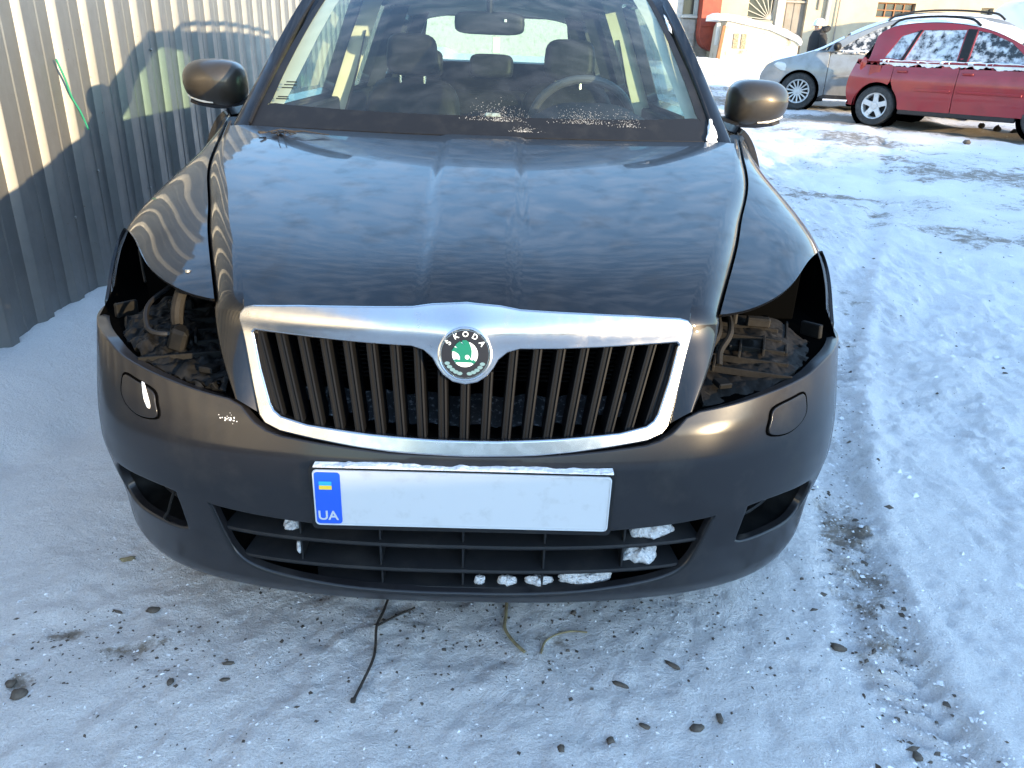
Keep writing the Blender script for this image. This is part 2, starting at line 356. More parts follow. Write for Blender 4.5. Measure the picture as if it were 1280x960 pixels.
dirt = dirt+.80*mid*np.clip(.45+3.4*(fbm(GX*.55-GY*.18, GY*.9+GX*.35, 3, 61)+.5*fbm(GX*2.1, GY*3.4, 3, 64)), 0, 1)
dirt = dirt+.5*sstep((GY-13.2)/1.0)*(1-sstep((GY-16.5)/1.0))
for off in (1.25, 2.6): dirt = dirt+.12*np.exp(-((tt-off*(1+.12*np.maximum(0, GY)))/(.12*(1+.06*np.maximum(0, GY))))**4)
dirt = np.where(GX < -1.05, dirt*.15, dirt)
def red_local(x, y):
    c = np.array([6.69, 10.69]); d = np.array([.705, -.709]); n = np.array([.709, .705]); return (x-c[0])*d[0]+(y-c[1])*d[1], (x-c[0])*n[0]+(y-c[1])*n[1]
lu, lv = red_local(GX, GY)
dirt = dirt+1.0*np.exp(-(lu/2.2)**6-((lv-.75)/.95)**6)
V = np.stack([GX.ravel(), GY.ravel(), GZ.ravel()], 1); nx, ny = len(gxs), len(gys)
ii = np.arange(nx*ny).reshape(ny, nx); Q = np.stack([ii[:-1, :-1], ii[:-1, 1:], ii[1:, 1:], ii[1:, :-1]], -1).reshape(-1, 4)
me = bpy.data.meshes.new('snow_ground'); me.vertices.add(len(V)); me.vertices.foreach_set('co', V.astype(np.float32).ravel())
me.loops.add(Q.size); me.loops.foreach_set('vertex_index', Q.astype(np.int32).ravel()); me.polygons.add(len(Q))
me.polygons.foreach_set('loop_start', np.arange(0, Q.size, 4, dtype=np.int32)); me.polygons.foreach_set('use_smooth', np.ones(len(Q), bool)); me.update()
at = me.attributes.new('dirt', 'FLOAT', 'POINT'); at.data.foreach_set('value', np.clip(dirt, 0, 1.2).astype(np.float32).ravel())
def ground_mat():
    m = bpy.data.materials.new('trodden snow'); m.use_nodes = True; nt = m.node_tree; b = nt.nodes['Principled BSDF']; L = nt.links
    tc_ = nt.nodes.new('ShaderNodeTexCoord'); a = nt.nodes.new('ShaderNodeAttribute'); a.attribute_name = 'dirt'
    def N(sc, det, ro=.6):
        n = nt.nodes.new('ShaderNodeTexNoise'); n.inputs['Scale'].default_value = sc; n.inputs['Detail'].default_value = det; n.inputs['Roughness'].default_value = ro; L.new(tc_.outputs['Object'], n.inputs['Vector']); return n
    def MA(op, x, y, clamp=False):
        n = nt.nodes.new('ShaderNodeMath'); n.operation = op; n.use_clamp = clamp
        for i, q in enumerate((x, y)):
            if isinstance(q, (int, float)): n.inputs[i].default_value = q
            else: L.new(q, n.inputs[i])
        return n.outputs[0]
    def RA(x, p0, p1, c0=(0, 0, 0), c1=(1, 1, 1)):
        r = nt.nodes.new('ShaderNodeValToRGB'); e = r.color_ramp.elements; e[0].position = p0; e[1].position = p1; e[0].color = (*c0, 1); e[1].color = (*c1, 1); L.new(x, r.inputs[0]); return r.outputs[0]
    def MX(f, A_, B_):
        x = nt.nodes.new('ShaderNodeMix'); x.data_type = 'RGBA'; L.new(f, x.inputs['Factor'])
        for k, q in (('A', A_), ('B', B_)):
            if isinstance(q, tuple): x.inputs[k].default_value = (*q, 1)
            else: L.new(q, x.inputs[k])
        return x.outputs['Result']
    big = N(11, 8, .68); fine = N(75, 6, .7); grain = N(260, 4, .7); tone = N(3.2, 5)
    snow = MX(RA(tone.outputs['Fac'], .35, .7), (.96, .94, .915), (.88, .865, .85))
    snow = MX(RA(grain.outputs['Fac'], .38, .75), snow, (.69, .675, .665))
    # stain: soft grey film, then brown soil showing through
    film = MA('MULTIPLY', a.outputs['Fac'], RA(fine.outputs['Fac'], .25, .75)); film = MA('MULTIPLY', film, .75, True)
    col = MX(film, snow, (.36, .34, .33))
    s1 = MA('ADD', MA('MULTIPLY', big.outputs['Fac'], .8), MA('MULTIPLY', fine.outputs['Fac'], .35))
    s2 = MA('ADD', s1, MA('MULTIPLY', a.outputs['Fac'], .42))
    soilm = RA(s2, .80, .93)
    soil = MX(RA(fine.outputs['Fac'], .35, .7), (.16, .13, .10), (.33, .28, .22))
    col = MX(MA('MULTIPLY', soilm, .92), col, soil)
    L.new(col, b.inputs['Base Color']); b.inputs['Roughness'].default_value = .7; b.inputs['Specular IOR Level'].default_value = .3
    h = MA('ADD', MA('MULTIPLY', fine.outputs['Fac'], .6), MA('MULTIPLY', grain.outputs['Fac'], .25)); h = MA('SUBTRACT', h, MA('MULTIPLY', soilm, .25))
    bp = nt.nodes.new('ShaderNodeBump'); bp.inputs['Strength'].default_value = 1.; bp.inputs['Distance'].default_value = .026; L.new(h, bp.inputs['Height']); L.new(bp.outputs[0], b.inputs['Normal'])
    return m
me.materials.append(ground_mat()); g = link(bpy.data.objects.new('snow_ground', me)); tag(g, kind='structure')
def gz(x, y): return float(ground_z(np.array([x]), np.array([y]))[0])

# ------------------------------------------------------------------ corrugated metal fence
def zinc():
    m = mat('weathered galvanised steel', (.29, .29, .28), .46, .80, noise=(7, (.235, .235, .23), .35, .7, .55), bump=(300, .1, .001)); nt = m.node_tree; b = nt.nodes['Principled BSDF']
    t = nt.nodes.new('ShaderNodeTexCoord'); mp_ = nt.nodes.new('ShaderNodeMapping'); mp_.inputs['Scale'].default_value = (40, 40, 1.2); nt.links.new(t.outputs['Object'], mp_.inputs[0])
    n = nt.nodes.new('ShaderNodeTexNoise'); n.inputs['Scale'].default_value = 1; n.inputs['Detail'].default_value = 5; nt.links.new(mp_.outputs[0], n.inputs['Vector'])
    r = nt.nodes.new('ShaderNodeValToRGB'); r.color_ramp.elements[0].position = .52; r.color_ramp.elements[1].position = .8; nt.links.new(n.outputs['Fac'], r.inputs[0])
    sp_ = nt.nodes.new('ShaderNodeTexNoise'); sp_.inputs['Scale'].default_value = 55; sp_.inputs['Detail'].default_value = 2; nt.links.new(t.outputs['Object'], sp_.inputs['Vector'])
    r2 = nt.nodes.new('ShaderNodeValToRGB'); r2.color_ramp.elements[0].position = .74; r2.color_ramp.elements[1].position = .78; nt.links.new(sp_.outputs['Fac'], r2.inputs[0])
    prev = b.inputs['Base Color'].links[0].from_socket
    for src, c, k in ((r, (.27, .26, .24), .55), (r2, (.14, .07, .035), .8)):
        x = nt.nodes.new('ShaderNodeMix'); x.data_type = 'RGBA'; x.inputs['B'].default_value = (*c, 1); q = nt.nodes.new('ShaderNodeMath'); q.operation = 'MULTIPLY'; q.inputs[1].default_value = k
        nt.links.new(src.outputs[0], q.inputs[0]); nt.links.new(q.outputs[0], x.inputs['Factor']); nt.links.new(prev, x.inputs['A']); prev = x.outputs['Result']
    nt.links.new(prev, b.inputs['Base Color']); return m
MT['zinc'] = zinc()
PITCH = .241; FY0 = 1.885-PITCH*20-.02
fence = thing('metal_fence', 'tall grey corrugated metal fence along the left of the dark car', 'fence', (FENCE_X, 0, 0))
prof = [(0, 0), (.022, .021), (.027, .024), (.075, .024), (.080, .021), (.102, 0), (.108, -.001), (.160, .0), (.166, .003), (.172, .0), (.236, -.001)]   # along the fence, towards the car
RIBS = 5; HTOP = 2.15
def fence_sheet():
    pts = [(k*PITCH+a, d) for k in range(RIBS) for a, d in prof]+[(RIBS*PITCH+.03, .0015)]
    V = []; Fc = []; zs = np.linspace(-.15, HTOP, 9)
    for z in zs:
        for a, d in pts: V.append((d, a, z))
    n = len(pts)
    for i in range(len(zs)-1):
        for k in range(n-1): Fc.append((i*n+k, i*n+k+1, (i+1)*n+k+1, (i+1)*n+k))
    m2 = len(V); V += [(x-.002, y, z) for x, y, z in V]; Fc += [tuple(i+m2 for i in f[::-1]) for f in Fc]
    return V, Fc
fv, ff = fence_sheet(); first = None
for k in range(16):
    y0 = FY0+k*RIBS*PITCH
    if first is None: first = o = mk('sheet', fv, ff, 'zinc', fence, auto=20)
    else: o = link(first.copy(), fence)
    o.location = ((k % 2)*.0035, y0, .004*math.sin(k*2.1)); o.rotation_euler = (0, 0, 0)
for z in (.45, 1.85):                                           # rails behind the sheets
    MB().box((-.035, FY0+8*RIBS*PITCH, z), (.04, 16*RIBS*PITCH, .04)).build('rail', 'steel', fence)
sc_ = MB().lathe([(.0, .0), (.006, 0), (.006, .003), (.003, .005), (.0, .005)], (0, 0, 0), Matrix.Rotation(math.pi/2, 3, 'Y'), 8).build('screw', 'steel', fence); s0 = sc_
for k, (yy, zz_) in enumerate([(1.99, .47), (2.72, .47), (3.44, .47), (1.27, .47), (4.4, .47), (2.96, 1.1), (2.24, .62)]):
    o = s0 if k == 0 else link(s0.copy(), fence); o.location = (.004, yy+.03, zz_)
P = [(FENCE_X+.026, 2.06, 1.07), (FENCE_X+.03, 2.09, 1.0), (FENCE_X+.028, 2.12, .93), (FENCE_X+.032, 2.16, .87), (FENCE_X+.03, 2.20, .80)]
o = MB().tube(smooth_poly(P, 5), .004, 6).build('green_cord', mat('green twine', (.02, .22, .13), .6)); tag(o, 'short green cord hanging on the fence rib above the shadow edge', 'cord')
# ------------------------------------------------------------------ the dark grey car: surface charts
PL = np.array([(-.26, .010), (0, 0), (.26, .010), (.45, .045), (.62, .125), (.72, .22), (.79, .34), (.835, .48), (.862, .65), (.88, .85), (.884, 1.1)])
dd_ = np.concatenate([[0], np.cumsum(np.linalg.norm(np.diff(PL, axis=0), axis=1))]); dd_ -= dd_[1]; plan = cubic(dd_, PL); UMAX = dd_[-1]
def pn(u):
    u = abs(u); p = plan(u); t = plan(u+.002)-plan(u-.002); t = t/np.linalg.norm(t); return p, np.array([t[1], -t[0]])
def softlin(xs, ys, w=.006):
    f = lambda x: np.interp(x, xs, ys); return lambda x: (f(x-w)+2*f(x-w/2)+2*f(x)+2*f(x+w/2)+f(x+w))/8
ins0 = softlin([.14, .18, .215, .26, .30, .40, .50, .56, .62, .70], [.10, .035, .012, .004, .0, .0, .003, .022, .05, .09])
ins1 = softlin([.14, .17, .20, .26, .30, .34, .40, .45, .50, .60, .66], [.060, .030, .018, .014, .010, .0, -.010, -.008, -.002, .014, .024], .008)
def A(u, z):
    s = 1 if u >= 0 else -1; p, n = pn(u); w = sstep((abs(u)-.35)/.45); q = p-n*((1-w)*ins0(z)+w*ins1(z)+.014*sstep((abs(u)-.93)/.15)); return np.array([s*q[0], q[1], z])
def Aoff(d): 
    def f(u, z):
        s = 1 if u >= 0 else -1; p, n = pn(u); q = A(u, z); return np.array([q[0]+s*n[0]*d, q[1]+n[1]*d, z])
    return f
Zr = cubic([.125, .2, .4, .7, 1.0, 1.2], [.737, .768, .822, .878, .925, .950])
Zs = cubic([.16, .25, .4, .7, 1.0, 1.2], [.724, .753, .790, .853, .908, .940])
Xs = cubic([.17, .317, .47, .563, .722, .856, 1.02, 1.16, 1.3], [.457, .5125, .567, .596, .650, .687, .719, .747, .772])
Xr = cubic([.125, .189, .255, .40, .484, .593, .785, 1.036, 1.139, 1.25], [.392, .411, .437, .496, .525, .560, .630, .696, .722, .748])
Zc = cubic([.07, .15, .3, .6, .9, 1.05, 1.2], [.766, .799, .836, .889, .933, .953, .972])
_py = np.array([plan(u) for u in np.linspace(0, UMAX, 300)])
def Xside(Y):
    x = np.interp(Y, _py[:, 1], _py[:, 0])-.004
    return x-.030*math.exp(-((Y-.44)/.13)**2)-.16*sstep((Y-3.9)/.75)**1.5
fFB = softlin([.3, .5, .7, .9, 1.2], [.9, .95, .86, .70, .40], .05); fFS = softlin([.3, .6, 1.2], [-.15, -.10, -.42], .05)
def Fd(t, Y, sx=1, dz=0):
    """fender and door skin: t from the bonnet gap or belt line (0) down to z = .58 (1), t > 1 goes on to the sill"""
    Yc = min(Y, 1.3); p0 = np.array([Xs(Yc)+.0012-.14*sstep((Y-3.9)/.75)**1.5, Zs(Yc)-.003]); p3 = np.array([Xside(Y), .58])
    if t > 1: z = .58-(t-1)*.4; return np.array([sx*(p3[0]-.035*(t-1)**2), Y, z])
    p1 = p0+.6*(p3[0]-p0[0])*np.array([1, fFS(Yc)]); p2 = p3+np.array([0, fFB(Yc)*(p0[1]-.58)])
    q = (1-t)**3*p0+3*t*(1-t)**2*p1+3*t*t*(1-t)*p2+t**3*p3; return np.array([sx*q[0], Y, q[1]])
def t_at(Y, z):
    ts = np.linspace(0, 2, 400); zs = np.array([Fd(t, Y)[2] for t in ts]); return float(np.interp(-z, -zs, ts))
def Hood(x, Y):
    a = abs(x); zr = Zr(Y); xr = Xr(Y); k = (a/xr)**2; xs_ = .082+.025*(Y-.1); bump = .0048*sstep((xs_+.012-a)/.024)*sstep((Y-.06)/.25)**.5
    front = .0
    return np.array([x, Y, zr+(Zc(Y)-.0048-zr)*(1-k)+bump-front])
def Gr(x, z, d=0): 
    a = abs(x); return np.array([x, .012+.3*a*a+(.26+.12*(a/.39)**2)*(z-.52)-d, z])
car = thing('parked_car', 'dark grey estate car with both headlights missing, parked beside the fence', 'car')
mir = lambda pts: [(-a, b) for a, b in reversed(pts)]
def both(half, top0=True):
    """closed outline from the half outline running from the centre top round to the centre bottom"""
    return list(half)+[(-a, b) for a, b in reversed(half) if abs(a) > 1e-9]

# ---- bonnet
yf = lambda x: .0835+.30*x*x-.004*math.exp(-(x/.06)**2)
yr = lambda x: 1.03+.115*(x/.70)**2
xe = .3925
front = [(x, yf(x)) for x in np.linspace(-xe, xe, 60)]
side = [(Xr(Y), Y) for Y in np.linspace(.134, 1.135, 60)]
back = [(x, yr(x)) for x in np.linspace(.715, -.715, 50)]
hood_poly = front+side[1:]+back[1:-1]+[(-a, b) for a, b in reversed(side)][:-1]
hv, hf, hn = panel('x', Hood, hood_poly, st=(.018, .022), r=.003, depth=.012, build=False)
def ribbon(sx):
    inn, out = [], []
    for Y in np.concatenate([np.linspace(1.2, .3, 26), np.linspace(.275, .15, 8)]):
        Yo = Y+.012+.026*sstep((.4-Y)/.25); inn.append(np.array([Xr(Y), Y, Zr(Y)])); out.append(np.array([Xs(Yo)-.0022, Yo, Zs(Yo)]))
    ni = [(.398, .137, .728), tuple(Gr(.3965, .705, -.002)), tuple(Gr(.389, .67, -.002)), tuple(Gr(.377, .617, -.002)), tuple(Gr(.3645, .562, -.002))]
    no = [(.4605, .172, .722), (.455, .155, .700), (.443, .128, .670), (.425, .097, .632), (.405, .070, .589)]
    a = smooth_poly([np.array(p) for p in ni], 5); b = smooth_poly([np.array(p) for p in no], 5)
    rows = []
    for p, q in zip(inn+a, out+b):
        n = np.cross(q-p, np.array([0, -.3, 1.])); r = []
        bul = np.array([.35, -.45, .6]); bul = bul/np.linalg.norm(bul); w = np.linalg.norm(q-p)
        for k in range(9):
            t = k/8; r.append((p+(q-p)*t+bul*w*.10*4*t*(1-t))*np.array([sx, 1, 1]))
        e = r[-1]; r.append(e+np.array([sx*.0004, .001, -.0015])); r.append(e+np.array([0, .004, -.016])); rows.append(r)
    return rows
V, Fc = list(hv), list(hf)
for sx in (1, -1):
    rows = ribbon(sx); v2, f2 = grid_mesh(rows, flip=(sx < 0), off=len(V)); V += v2; Fc += f2
me = bpy.data.meshes.new('bonnet'); me.from_pydata([tuple(map(float, v)) for v in V], [], Fc); me.materials.append(MT['paint']); me.polygons.foreach_set('use_smooth', [True]*len(me.polygons))
me.update(); vn = [tuple(v.normal) for v in me.vertices]; NN = [tuple(n) for n in hn]+vn[len(hv):]; me.normals_split_custom_set_from_vertices(NN)
bonnet = link(bpy.data.objects.new('bonnet', me), car)

# ---- fenders
arch = lambda Y, Y0=.90, R=.365: .315+math.sqrt(max(0, R*R-(Y-Y0)**2))
def fender(sx):
    hl = smooth_poly([(0, .184), (.11, .211), (.20, .249), (.28, .303), (.36, .378), (.44, .458), (.54, .552)], 5)
    edge = smooth_poly([(.58, .583), (.63, .562), (.69, .533), (.76, .495), (.84, .452), (t_at(.425, .645), .425)], 4)
    low = [(t_at(Y, arch(Y)), Y) for Y in np.linspace(.61, 1.262, 40)]
    low = [(min(t, 1.5), Y) for t, Y in low]
    poly = hl+edge+[(t_at(Y, z), Y) for Y, z in ((.43, .60), (.47, .60), (.50, .60), (.54, .60), (.575, .60), (.608, .60))]+low+[(1.6, 1.28), (1.6, 1.30)]+[(t, 1.30) for t in np.linspace(1.5, 0, 12)]+[(0, Y) for Y in np.linspace(1.25, .22, 40)]
    return panel('fender', lambda t, Y: Fd(t, Y, sx), poly, st=(.04, .022), m='paint', parent=car, flip=sx > 0, r=.0015, depth=.006)
for sx in (1, -1): fender(sx)

# ---- front bumper
hb = smooth_poly([(1.06, .630), (.95, .634), (.86, .638), (.765, .636), (.70, .622), (.645, .614), (.58, .605), (.50, .594), (.43, .5865)], 4)
gb = [(.405, .578), (.375, .553), (.352, .5415), (.325, .5345), (.264, .5285), (.192, .5225), (.127, .518), (0, .516)]
half = [(0, .516)]+list(reversed(gb[:-1]))+list(reversed([tuple(p) for p in hb]))
outl = [tuple(p) for p in half]+[(1.09, .61), (1.09, .45), (1.06, .30), (1.03, .20), (1.01, .17)]
bot = [(1.01-k*.02, .170) for k in range(1, 51)]
bp_ = outl+bot+[(0, .170)]; bp_ = both(bp_)
lg = smooth_poly([(.478, .386), (.466, .350), (.455, .318), (.436, .277), (.405, .253), (.34, .236), (.222, .221), (.1, .214), (0, .213)], 4)
lg = [(0, .371), (.273, .374), (.40, .380)]+[tuple(p) for p in lg]; lgp = both(lg)
fog = smooth_poly([(.745, .386), (.727, .3915), (.633, .399), (.552, .395), (.542, .380), (.533, .315), (.540, .303), (.565, .297), (.635, .293), (.71, .288), (.757, .297), (.772, .325), (.768, .365)], 3, True); fog = [tuple(p) for p in fog]
bumper = panel('front_bumper', A, bp_, [lgp, fog, mir(fog)], st=(.014, .012), m='bumper', parent=car, flip=False, r=.003, depth=.02, hole_depth=.012, hole_r=.006)
# edge beads round the lower opening
bead = [A(u, z)+np.array([0, .004, 0]) for u, z in [(a*.995, b) for a, b in lgp]]
MB().tube(bead+[bead[0]], .0045, 6, False).build('opening_bead', 'lowblack', bumper)
# washer covers
wc = smooth_poly([(.580, .536), (.584, .560), (.594, .578), (.640, .587), (.672, .590), (.680, .575), (.678, .552), (.655, .536), (.620, .529)], 4, True); wc = [tuple(p) for p in wc]
wcen = np.mean(np.array(wc), 0)
for sx in (1, -1):
    q = wc if sx > 0 else mir(wc); grow = [tuple(np.array([sx*wcen[0], wcen[1]])+(np.array(p)-np.array([sx*wcen[0], wcen[1]]))*1.10) for p in q]
    ring = [Aoff(.0005)(*p) for p in grow]; MB().tube(ring+[ring[0]], .0022, 6, False).build('washer_seam', 'pit', bumper)
    panel('washer_cover', Aoff(.0035), q, st=(.012, .01), m='bumper', parent=bumper, r=.002, depth=.004)
# lower grille: black box, horizontal slats, upright ribs
def inner(u, z, d): return Aoff(-d)(u, z)
bx_ = []
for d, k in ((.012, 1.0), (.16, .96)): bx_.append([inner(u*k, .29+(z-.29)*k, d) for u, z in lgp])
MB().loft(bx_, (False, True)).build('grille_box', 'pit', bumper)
def slat_h(z0, ue, dz_in=.014):
    rows = []
    for u in np.linspace(-ue, ue, 61):
        prof_ = [(.012, .0), (.014, .004), (.020, .0055), (.085, .0055+dz_in), (.085, dz_in-.001), (.020, -.005), (.014, -.004)]
        rows.append([inner(u, z0, d)*np.array([1, 1, 0])+np.array([0, 0, z0+h]) for d, h in prof_])
    MB().loft(rows).build('slat', 'lowblack', bumper)
slat_h(.325, .462); slat_h(.268, .425); slat_h(.376, .47); slat_h(.222, .30, .006)
for u in (-.31, -.155, 0, .155, .31):
    for z0, z1 in ((.228, .262), (.273, .320), (.331, .371)):
        if abs(u) > .3 and z0 < .25: continue
        p = inner(u, (z0+z1)/2, .055); MB().box(tuple(p), (.004, .07, z1-z0), .001).build('rib', 'lowblack', bumper)
# fog recesses
for sx in (1, -1):
    q = fog if sx > 0 else mir(fog); c = np.array([sx*.645, .345]); rings = []
    for d, k in ((.012, 1.01), (.05, 1.0), (.10, .96), (.17, .90), (.21, .7)): rings.append([inner(*(c+(np.array(p)-c)*k), d) for p in q])
    MB().loft(rings, (False, True)).build('fog_recess', 'bay', bumper)
    rings = [[inner(*(c+np.array([-sx*.03, 0])+(np.array(p)-c)*k), d) for p in q] for d, k in ((.100, .62), (.101, .5))]
    MB().loft(rings, (True, True)).build('fog_socket', 'pit', bumper)
    lowp = [inner(c[0]+sx*a, b, .062) for a, b in ((-.085, .318), (-.04, .312), (0, .312), (.05, .318), (.09, .335))]; MB().tube(smooth_poly(lowp, 5), .004, 6).build('recess_rib', 'lowblack', bumper)
p = inner(.635, .375, .06); MB().lathe([(.0, 0), (.011, 0), (.011, .008), (.007, .012), (.0, .013)], tuple(p), Matrix.Rotation(math.pi/2, 3, 'X'), 10).build('bolt', 'brass', bumper)
p2 = inner(.665, .372, .065); MB().lathe([(.0, 0), (.013, 0), (.013, .003), (.004, .004), (.0, .004)], tuple(p2), Matrix.Rotation(math.pi/2, 3, 'X'), 12).build('washer', 'steel', bumper)
P = [inner(-.575, .392, .03), inner(-.578, .36, .012), inner(-.588, .33, .004), inner(-.597, .315, -.002), inner(-.60, .303, .004)]
MB().tube(smooth_poly(P, 5), .0028, 6).build('loose_wire', 'dusty', bumper)
# black under-tray closing the front from below
MB().loft([[A(u, .172)+np.array([0, .012, 0]) for u in np.linspace(-1.0, 1.0, 60)], [np.array([x, 1.2, .19]) for x in np.linspace(-.72, .72, 60)]], (False, False), False).build('undertray', 'pit', car)

# ---- radiator grille
go = [(0, .777), (.057, .772), (.091, .766), (.202, .759), (.293, .752), (.375, .7425), (.390, .738), (.398, .728), (.400, .718), (.390, .681), (.375, .617), (.3615, .564), (.352, .5525), (.325, .543), (.264, .536), (.192, .529), (.127, .525), (0, .523)]
gi = [(0, .6465), (.020, .6505), (.036, .661), (.046, .674), (.054, .688), (.070, .701), (.092, .707), (.165, .7065), (.28, .707), (.374, .7065), (.381, .700), (.366, .64), (.347, .583), (.339, .571), (.325, .562), (.276, .553), (.164, .547), (.055, .544), (0, .544)]
def Gc(x, z):
    d = .006+.010*math.exp(-((z-.735)/.03)**2)+.008*math.exp(-(x/.05)**2-((z-.72)/.06)**2); return Gr(x, z, d)
surround = panel('grille_surround', Gc, both(go), [both(gi)], st=(.009, .007), m='chrome', parent=car, flip=False, r=.0045, depth=.02)
for k in range(-9, 10):
    xb, xt = .0364*k, .0415*k; zb = float(np.interp(abs(xb), [0, .06, .17, .28, .33], [.540, .541, .543, .549, .560])); zt = .715 if abs(k) > 1 else .66
    xt = xb+(xt-xb)*(zt-.545)/(.705-.545); rows = []
    for i in range(9):
        t = i/8; z = zb+(zt-zb)*t; x = xb+(xt-xb)*t; b_ = Gr(x, z, 0)
        sec = [(-.0086, .055), (-.0086, .011), (-.0072, .0065), (-.0042, .006), (-.0018, .009), (.0018, .009), (.0042, .006), (.0072, .0065), (.0086, .011), (.0086, .055)]
        rows.append([b_+np.array([a, d, 0]) for a, d in sec])
    MB().loft(rows).build('slat', 'slat', surround)
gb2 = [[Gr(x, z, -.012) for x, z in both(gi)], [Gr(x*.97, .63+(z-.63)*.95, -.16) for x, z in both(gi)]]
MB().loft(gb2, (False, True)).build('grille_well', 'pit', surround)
fl = MB(); rowz = [[np.array([x, .05+.25*x*x+.02+dy_, z+.004*math.sin(x*70)]) for x in np.linspace(-.33, .33, 60)] for dy_, z in ((.0, .548), (.03, .556), (.075, .575))]
fl.loft(rowz, (False, False), False).build('grille_floor', mat('frosted black plastic', (.03, .032, .036), .6, noise=(120, (.42, .45, .5), .56, .72), bump=(200, .4, .003)), surround)
for zz_ in np.arange(.60, .70, .0085):
    MB().box((.0, .165, zz_), (.62, .006, .0022), .0005).build('radiator_fin', 'bay', surround)

# ---- badge
bc = Gr(0, .700, .024); gn = np.array([0, -1, .26]); gn /= np.linalg.norm(gn)
up_ = np.array([0, .26, 1.]); up_ /= np.linalg.norm(up_)
def BM(x, y, h=0, rot=0):
    c, s = math.cos(rot), math.sin(rot); o = bc+np.array([1, 0, 0])*x+up_*y+gn*h; X_ = np.array([c, 0, 0])+up_*s; Y_ = -np.array([s, 0, 0])+up_*c
    return Matrix(((X_[0], Y_[0], gn[0], o[0]), (X_[1], Y_[1], gn[1], o[1]), (X_[2], Y_[2], gn[2], o[2]), (0, 0, 0, 1)))
B3 = BM(0, 0).to_3x3()
badge = MB().lathe([(0, -.02), (.0445, -.02), (.0462, 0), (.0455, .004), (.0432, .0052), (.0412, .0035), (.0405, .002), (0, .002)], bc, B3, 64).build('badge', 'ring', car)
MB().lathe([(.0265, .002), (.0402, .002), (.0402, .0028), (.0265, .0034)], bc, B3, 64).build('badge_band', 'badgeblack', badge)
MB().lathe([(0, .002), (.0268, .002), (.0268, .0032), (0, .0042)], bc, B3, 64).build('badge_disc', 'badgewhite', badge)
for ch, a in zip('SKODA', (56, 28, 0, -28, -56)):
    t = math.radians(a); text_mesh(ch, .0125, 'letter', 'badgewhite', badge, BM(-math.sin(t)*.0334, math.cos(t)*.0334, .0036, t), .0004, .0002)
t = math.radians(56); text_mesh('v', .006, 'letter', 'badgewhite', badge, BM(-math.sin(t)*.0394, math.cos(t)*.0394, .0034, t), .0003)
px = lambda X, Y: ((X-458)/178*.0262, (475-Y)/178*.0262)
def bpoly(pts, name, m, h=.0046, d=.0006):
    f = lambda x, y, dd: tuple((BM(x, y, h+dd)).to_translation()); return MB().prism([px(*p) for p in pts], d, f).build(name, m, badge, smooth=False)
wing = [(300, 440), (318, 420), (335, 392), (378, 408), (345, 376), (368, 348), (400, 326), (442, 372), (418, 320), (440, 312), (470, 312), (500, 335), (520, 375), (535, 430), (535, 480), (520, 530), (545, 545), (555, 530), (585, 555), (555, 582), (535, 568), (370, 566), (345, 582), (352, 558), (318, 540), (372, 530), (405, 540), (402, 500), (385, 470), (350, 450)]
bpoly(wing, 'winged_arrow', 'badgegreen'); cx_, cy_ = 484, 505
bpoly([(cx_+25*math.cos(a), cy_+25*math.sin(a)) for a in np.linspace(0, 2*math.pi, 20, endpoint=False)], 'arrow_eye', 'badgewhite', .0050, .0005)
for sx in (-1, 1):
    for k in range(5):
        a = math.radians(180+90+sx*(14+k*12)); c0 = np.array([math.cos(a), math.sin(a)])*.0334
        l = [(c0[0]+.0046*math.cos(b+a), c0[1]+.0030*math.sin(b+a)) for b in np.linspace(0, 2*math.pi, 10, endpoint=False)]
        MB().prism(l, .0006, lambda x, y, dd: tuple(BM(x, y, .0034+dd).to_translation())).build('laurel_leaf', 'badgegrey', badge, smooth=False)

# ---- number plate
PLY = -.012
def rrect(w, h, r, cx=0, cz=0, n=5):
    out = []
    for (sx, sz, a0) in ((1, 1, 0), (-1, 1, 90), (-1, -1, 180), (1, -1, 270)):
        for k in range(n+1):
            a = math.radians(a0+90*k/n); out.append((cx+sx*(w/2-r)+r*math.cos(a), cz+sz*(h/2-r)+r*math.sin(a)))
    return out
pz = .4395
frame = MB().prism(rrect(.534, .128, .010, 0, pz-.003), -.010, lambda x, z, d: (x, PLY+.016+d, z)).build('plate_holder', 'black', car)
plate = MB().prism(rrect(.520, .112, .008, 0, pz), -.0025, lambda x, z, d: (x, PLY+.0045+d, z)).build('number_plate', 'white', frame)
MB().prism(rrect(.045, .104, .006, -.2345, pz), -.0008, lambda x, z, d: (x, PLY+.0018+d, z)).build('blue_strip', 'blue', frame)
MB().prism(rrect(.022, .008, .0005, -.238, pz+.030), -.0006, lambda x, z, d: (x, PLY+.0009+d, z)).build('flag_stripe', 'flagblue', frame)
MB().prism(rrect(.022, .008, .0005, -.238, pz+.022), -.0006, lambda x, z, d: (x, PLY+.0009+d, z)).build('flag_stripe', 'flagyellow', frame)
text_mesh('UA', .026, 'country_code', 'white', frame, Matrix(((1, 0, 0, -.2365), (0, 0, -1, PLY+.0006), (0, 1, 0, pz-.036), (0, 0, 0, 1))), .0004, .0004)
rm = [(x, PLY+.0012, z) for x, z in rrect(.5165, .1085, .007, 0, pz)]; MB().tube(rm+[rm[0]], .0012, 6, False).build('plate_rim', 'white', frame)

